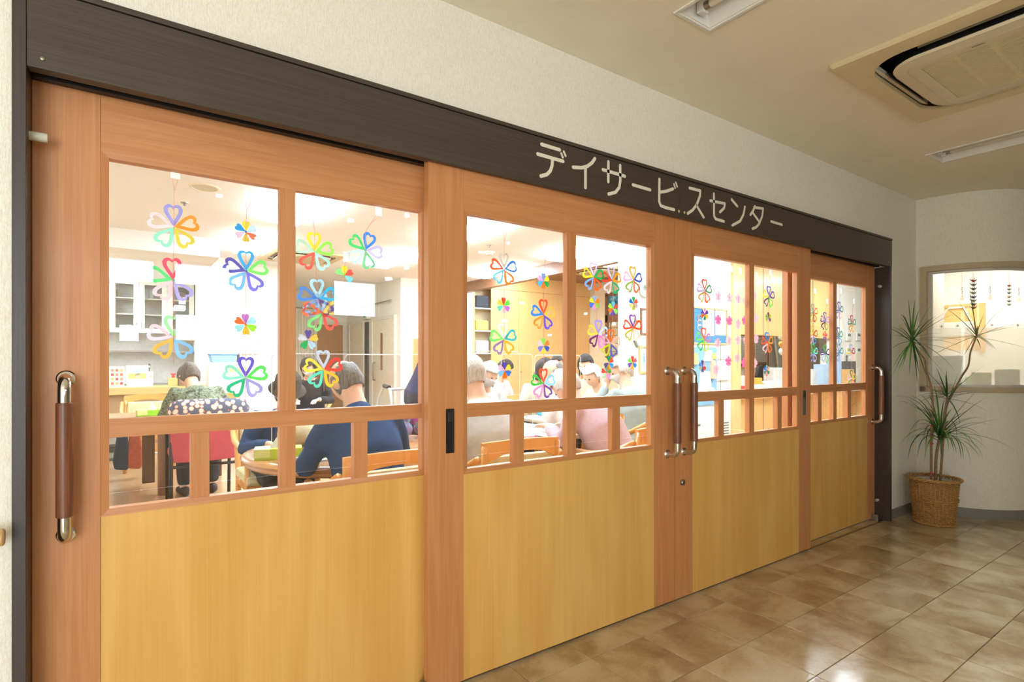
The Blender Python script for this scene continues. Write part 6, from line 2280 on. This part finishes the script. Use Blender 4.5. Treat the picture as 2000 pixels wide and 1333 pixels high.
def person(label, loc, rz, top, trousers, hair, style='short', lean=.30, head=(.5, 0, 0), scale=.94, mask=False, hat=False, standing=False, arms='table', collar=None, hip_z=.50, tilt=0.0, skirt_z=None):
    o = root('person', label, 'person', loc, rz)
    o.scale = (scale, scale, scale)
    lv = Vector((math.sin(tilt), math.sin(lean) * math.cos(tilt), math.cos(lean) * math.cos(tilt)))
    lv2 = Vector((math.sin(tilt), math.sin(lean * 1.5) * math.cos(tilt), math.cos(lean * 1.5) * math.cos(tilt)))
    pz = .93 if standing else hip_z + .03
    pel = Vector((0, 0, pz))
    sp = [pel - Vector((0, 0, .07)), pel, pel + lv * .14, pel + lv * .29]
    sp.append(sp[-1] + lv2 * .13)
    sp.append(sp[-1] + lv2 * .085)
    rt = [(.155, .11), (.172, .125), (.158, .118), (.175, .122), (.165, .10), (.085, .07)]
    sidev = Vector((1, 0, 0))
    nb = sp[-1]
    hv = Vector((math.sin(head[2]), math.sin(head[0]) * .9, math.cos(head[0]))).normalized()
    neck = nb + (lv2 * .4 + hv * .6).normalized() * .07
    hc = neck + hv * .105 + Vector((0, math.cos(head[0]) * .018, 0))
    MH = Matrix.Translation(hc) @ Euler((0, 0, head[1])).to_matrix().to_4x4() @ Euler((-head[0], head[2], 0)).to_matrix().to_4x4()
    # arms
    AR = []
    for s in (-1, 1):
        sh = sp[4] + Vector((s * .165, 0, .035))
        if arms == 'table':
            w = Vector((s * .14, sh.y + .30, .78))
            el = (sh + w) / 2 + Vector((s * .11, -.10, -.13))
        elif arms == 'lap':
            w = Vector((s * .10, .30, pz + .12))
            el = sh + Vector((s * .07, -.02, -.27))
        elif arms == 'face':
            w = Vector((s * .09, hc.y + .10, hc.z - .12))
            el = Vector((s * .20, sh.y + .22, .80))
        else:
            w = sh + Vector((s * .05, .26, -.38))
            el = sh + Vector((s * .06, .06, -.25))
        AR.append((s, sh, el, w))
    LG = []
    for s in (-1, 1):
        hp = pel + Vector((s * .085, 0, -.03))
        if standing:
            LG.append((s, [hp, Vector((s * .09, .02, .50)), Vector((s * .09, -.02, .09))]))
        else:
            LG.append((s, [hp, Vector((s * .11, .40, hip_z + .02)), Vector((s * .11, .38, .09))]))
    mb = MB()
    loft(mb, sp, [(a * .9, b * .9) for a, b in rt], sidev, 18)
    loft(mb, [nb - lv2 * .03, neck, neck + hv * .06], [(.062, .062), (.054, .056), (.056, .06)], sidev, 14)
    head_mesh(mb, MH)
    for s, sh, el, w in AR:
        loft(mb, [sp[4] + Vector((s * .08, 0, .01)), sh, (sh + el) / 2, el, (el * .4 + w * .6), w], [.05, .05, .043, .036, .034, .025], (0, 0, 1) if arms != 'down' else (1, 0, 0), 12)
        d = (w - el).normalized()
        hand(mb, w, (d + Vector((0, .3, -.25))).normalized() if arms == 'table' else d, Vector((0, -.3, 1)) if abs(d.z) < .8 else Vector((0, 1, 0)), s)
    for s, L in LG:
        loft(mb, [L[0], (L[0] + L[1]) / 2, L[1], (L[1] + L[2]) / 2, L[2], L[2] + Vector((0, .06, -.055)), L[2] + Vector((0, .14, -.065))], [.08, .07, .055, .05, .036, .034, .028], sidev, 12)
    body = put('body', remesh(mb, .0095, 3), M_SKIN, o, smooth=True, local=True)
    # garments
    mb = MB()
    loft(mb, sp[:-1] + [sp[-1] - lv2 * .012], [(a * 1.04 + .010, b * 1.04 + .012) for a, b in rt], sidev, 22)
    for s, sh, el, w in AR:
        e2 = el * .12 + w * .88
        loft(mb, [sp[4] + Vector((s * .07, 0, .0)), sh, (sh + el) / 2, el, el * .45 + w * .55, e2], [.075, .070, .062, .056, .052, .040], (0, 0, 1) if arms != 'down' else (1, 0, 0), 14)
    if collar:
        loft(mb, [nb - lv2 * .03, nb + lv2 * .025], [(.082, .080), (.070, .072)], sidev, 16)
    put('top', remesh(mb, .014, 5), top, o, smooth=True, local=True)
    mb = MB()
    loft(mb, [sp[0], sp[1], sp[1] + lv * .06], [(.185, .14), (.186, .14), (.17, .132)], sidev, 18)
    for s, L in LG:
        loft(mb, [L[0], (L[0] + L[1]) / 2, L[1], (L[1] + L[2]) / 2, L[2] + Vector((0, 0, .02))], [.098, .088, .074, .066, .060], sidev, 14)
    put('trousers', remesh(mb, .017, 5), trousers, o, smooth=True, local=True)
    for s, L in LG:
        mb = MB()
        f = L[2]
        loft(mb, [Vector((f.x, f.y - .05, .045)), Vector((f.x, f.y + .03, .05)), Vector((f.x, f.y + .13, .035)), Vector((f.x, f.y + .20, .03))], [(.036, .042), (.042, .048), (.044, .034), (.03, .026)], sidev, 12)
        mb.build('shoe', M_SHOE, o, smooth=True, local=True)
    hm = put('hair', hair_mesh(MH, style, random), hair, o, smooth=True, local=True)
    md = hm.modifiers.new('solid', 'SOLIDIFY')
    md.thickness = .006
    md.offset = -1
    for s in (-1, 1):
        MB().ball(MH @ Vector((s * .030, .086, .010)), (.011, .008, .007), 10, 8, MH.to_3x3()).build('eye', M_EYE, body, smooth=True, local=True)
    if mask:
        vs, fs = [], []
        nu, nv = 18, 10
        for j in range(nv + 1):
            z = .02 - .86 * j / nv
            for k in range(nu + 1):
                t = PI / 2 + (k / nu - .5) * 2.3
                r = math.sqrt(max(0, 1 - z * z))
                vs.append(MH @ head_point(r * math.cos(t), r * math.sin(t), z, .007))
        for j in range(nv):
            for k in range(nu):
                a = j * (nu + 1) + k
                fs.append((a, a + 1, a + nu + 2, a + nu + 1))
        mk = MB().add(vs, fs).build('face_mask', M_MASK, o, smooth=True, local=True)
        for s in (-1, 1):
            MB().tube([MH @ Vector((s * .068, .045, -.03)), MH @ Vector((s * .085, .0, .015)), MH @ Vector((s * .086, -.022, -.005)), MH @ Vector((s * .070, .035, -.07))], .0016, 5).build('ear_loop', M_MASK, mk, local=True)
    if hat:
        mb = MB()
        nh = 28
        prof = [(.002, .150), (.07, .146), (.088, .120), (.096, .055), (.100, .050), (.130, .026), (.132, .022), (.098, .042), (.09, .05)]
        vs, fs = [], []
        for r, z in prof:
            for k in range(nh):
                a = 2 * PI * k / nh
                vs.append(MH @ Vector((r * math.cos(a) * .97, r * math.sin(a) * 1.12, z)))
        for i in range(len(prof) - 1):
            for k in range(nh):
                fs.append((i * nh + k, i * nh + (k + 1) % nh, (i + 1) * nh + (k + 1) % nh, (i + 1) * nh + k))
        mb.add(vs, fs)
        mb.build('hat', cloth('dark_hat', (70, 66, 58), scale=60), o, smooth=.9, local=True)
    return o


M_SHOE = plain('dark_shoe', (54, 48, 46), .6)
C_NAVY = cloth('navy_jacket', (56, 84, 128), (48, 70, 108), scale=14)
C_NAVY2 = cloth('navy_uniform', (44, 58, 86), scale=30)
C_CAMO = cloth('green_pattern', (150, 158, 130), (62, 68, 58), scale=26, pattern='mottle')
C_GREYV = cloth('light_grey_vest', (214, 212, 206), scale=16)
C_PINK = cloth('pink_knit', (226, 196, 200), (206, 172, 178), scale=70)
C_BLACK = cloth('black_top', (52, 50, 54), scale=30)
C_WHITE = cloth('white_top', (240, 238, 232), scale=30)
C_GREYG = cloth('grey_green_top', (160, 172, 166), scale=20)
C_BEIGE = cloth('beige_top', (226, 214, 190), scale=24)
C_PEACH = cloth('peach_top', (238, 196, 168), scale=24)
C_DTR = cloth('dark_trousers', (52, 54, 62), scale=30)
C_BTR = cloth('brown_trousers', (110, 94, 80), scale=30)
person('person in navy jacket with short grey hair, bent over the round table', (.985, 2.50, 0), .06, C_NAVY, C_DTR, H_GREY, 'bald', .33, (.62, .25, -.10), .97, collar=True)
person('white-haired person in light grey top seen from behind on a beech chair', (1.67, 2.52, 0), -.05, C_GREYV, C_BTR, H_WHITE, 'short', .30, (.55, .1, 0), .98)
person('white-haired person in pale pink knitwear leaning over the table', (2.66, 2.52, 0), .15, C_PINK, C_DTR, H_WHITE, 'short', .52, (.8, .2, -.1), .98, tilt=-.10)
person('person in green patterned jacket sitting on the red chair', (.66, 5.44, 0), .12, C_CAMO, C_DTR, H_GREYB, 'short', .50, (.85, .1, 0), 1.02, tilt=-.12)
person('person in dark hat and face mask behind the round table', (.91, 4.10, 0), PI - .02, C_NAVY, C_DTR, H_GREY, 'short', .42, (.45, 0, 0), .90, mask=True, hat=True)
person('person in black with dark hair sitting far off by the passage', (2.0, 7.2, 0), PI - .4, C_BLACK, C_DTR, H_DARK, 'bob', .18, (.6, -.3, 0), .97, mask=True)
person('person in navy uniform standing bent over the tables', (2.27, 4.66, 0), -PI / 2 + .1, C_NAVY2, C_DTR, H_DARK, 'short', .50, (.5, 0, 0), .97, standing=True, arms='down')
person('white-haired person with face mask behind a clear screen', (2.76, 4.42, 0), PI - .15, C_GREYV, C_BTR, H_WHITE, 'bob', .22, (.5, .35, 0), .93, mask=True)
person('dark-haired person in white sitting behind the masked white-haired one', (3.77, 5.75, 0), PI + .3, C_WHITE, C_DTR, H_DARK, 'short', .20, (.55, 0, 0), .95)
person('woman with long dark hair in beige sitting near the closet', (3.79, 4.87, 0), PI - .2, C_BEIGE, C_BTR, H_DARK, 'bob', .20, (.35, .5, 0), .95)
person('man with receding dark hair and mask sitting near the closet', (4.6, 5.55, 0), PI - .4, C_BTR, C_DTR, H_DARK, 'thin', .12, (.25, -.5, 0), .98, mask=True)
person('grey-haired man with face mask sitting before the middle table', (2.87, 3.2, 0), .15, C_WHITE, C_DTR, H_GREY, 'bald', .25, (.45, .9, 0), .95, mask=True, arms='lap')
person('white-haired man with mask in grey-green top, seen from the side', (3.52, 3.12, 0), -.1, C_GREYG, C_BTR, H_WHITE, 'short', .30, (.40, 1.1, 0), .97, mask=True, arms='face')
person('dark-haired woman with mask in peach near the notice wall', (4.62, 4.88, 0), PI / 2 + .4, C_PEACH, C_DTR, H_DARK, 'bob', .16, (.3, 0, 0), .98, mask=True)
person('white-haired person in beige between the masked man and woman', (4.0, 3.95, 0), PI / 2, C_BEIGE, C_BTR, H_WHITE, 'short', .28, (.5, 0, 0), .92)
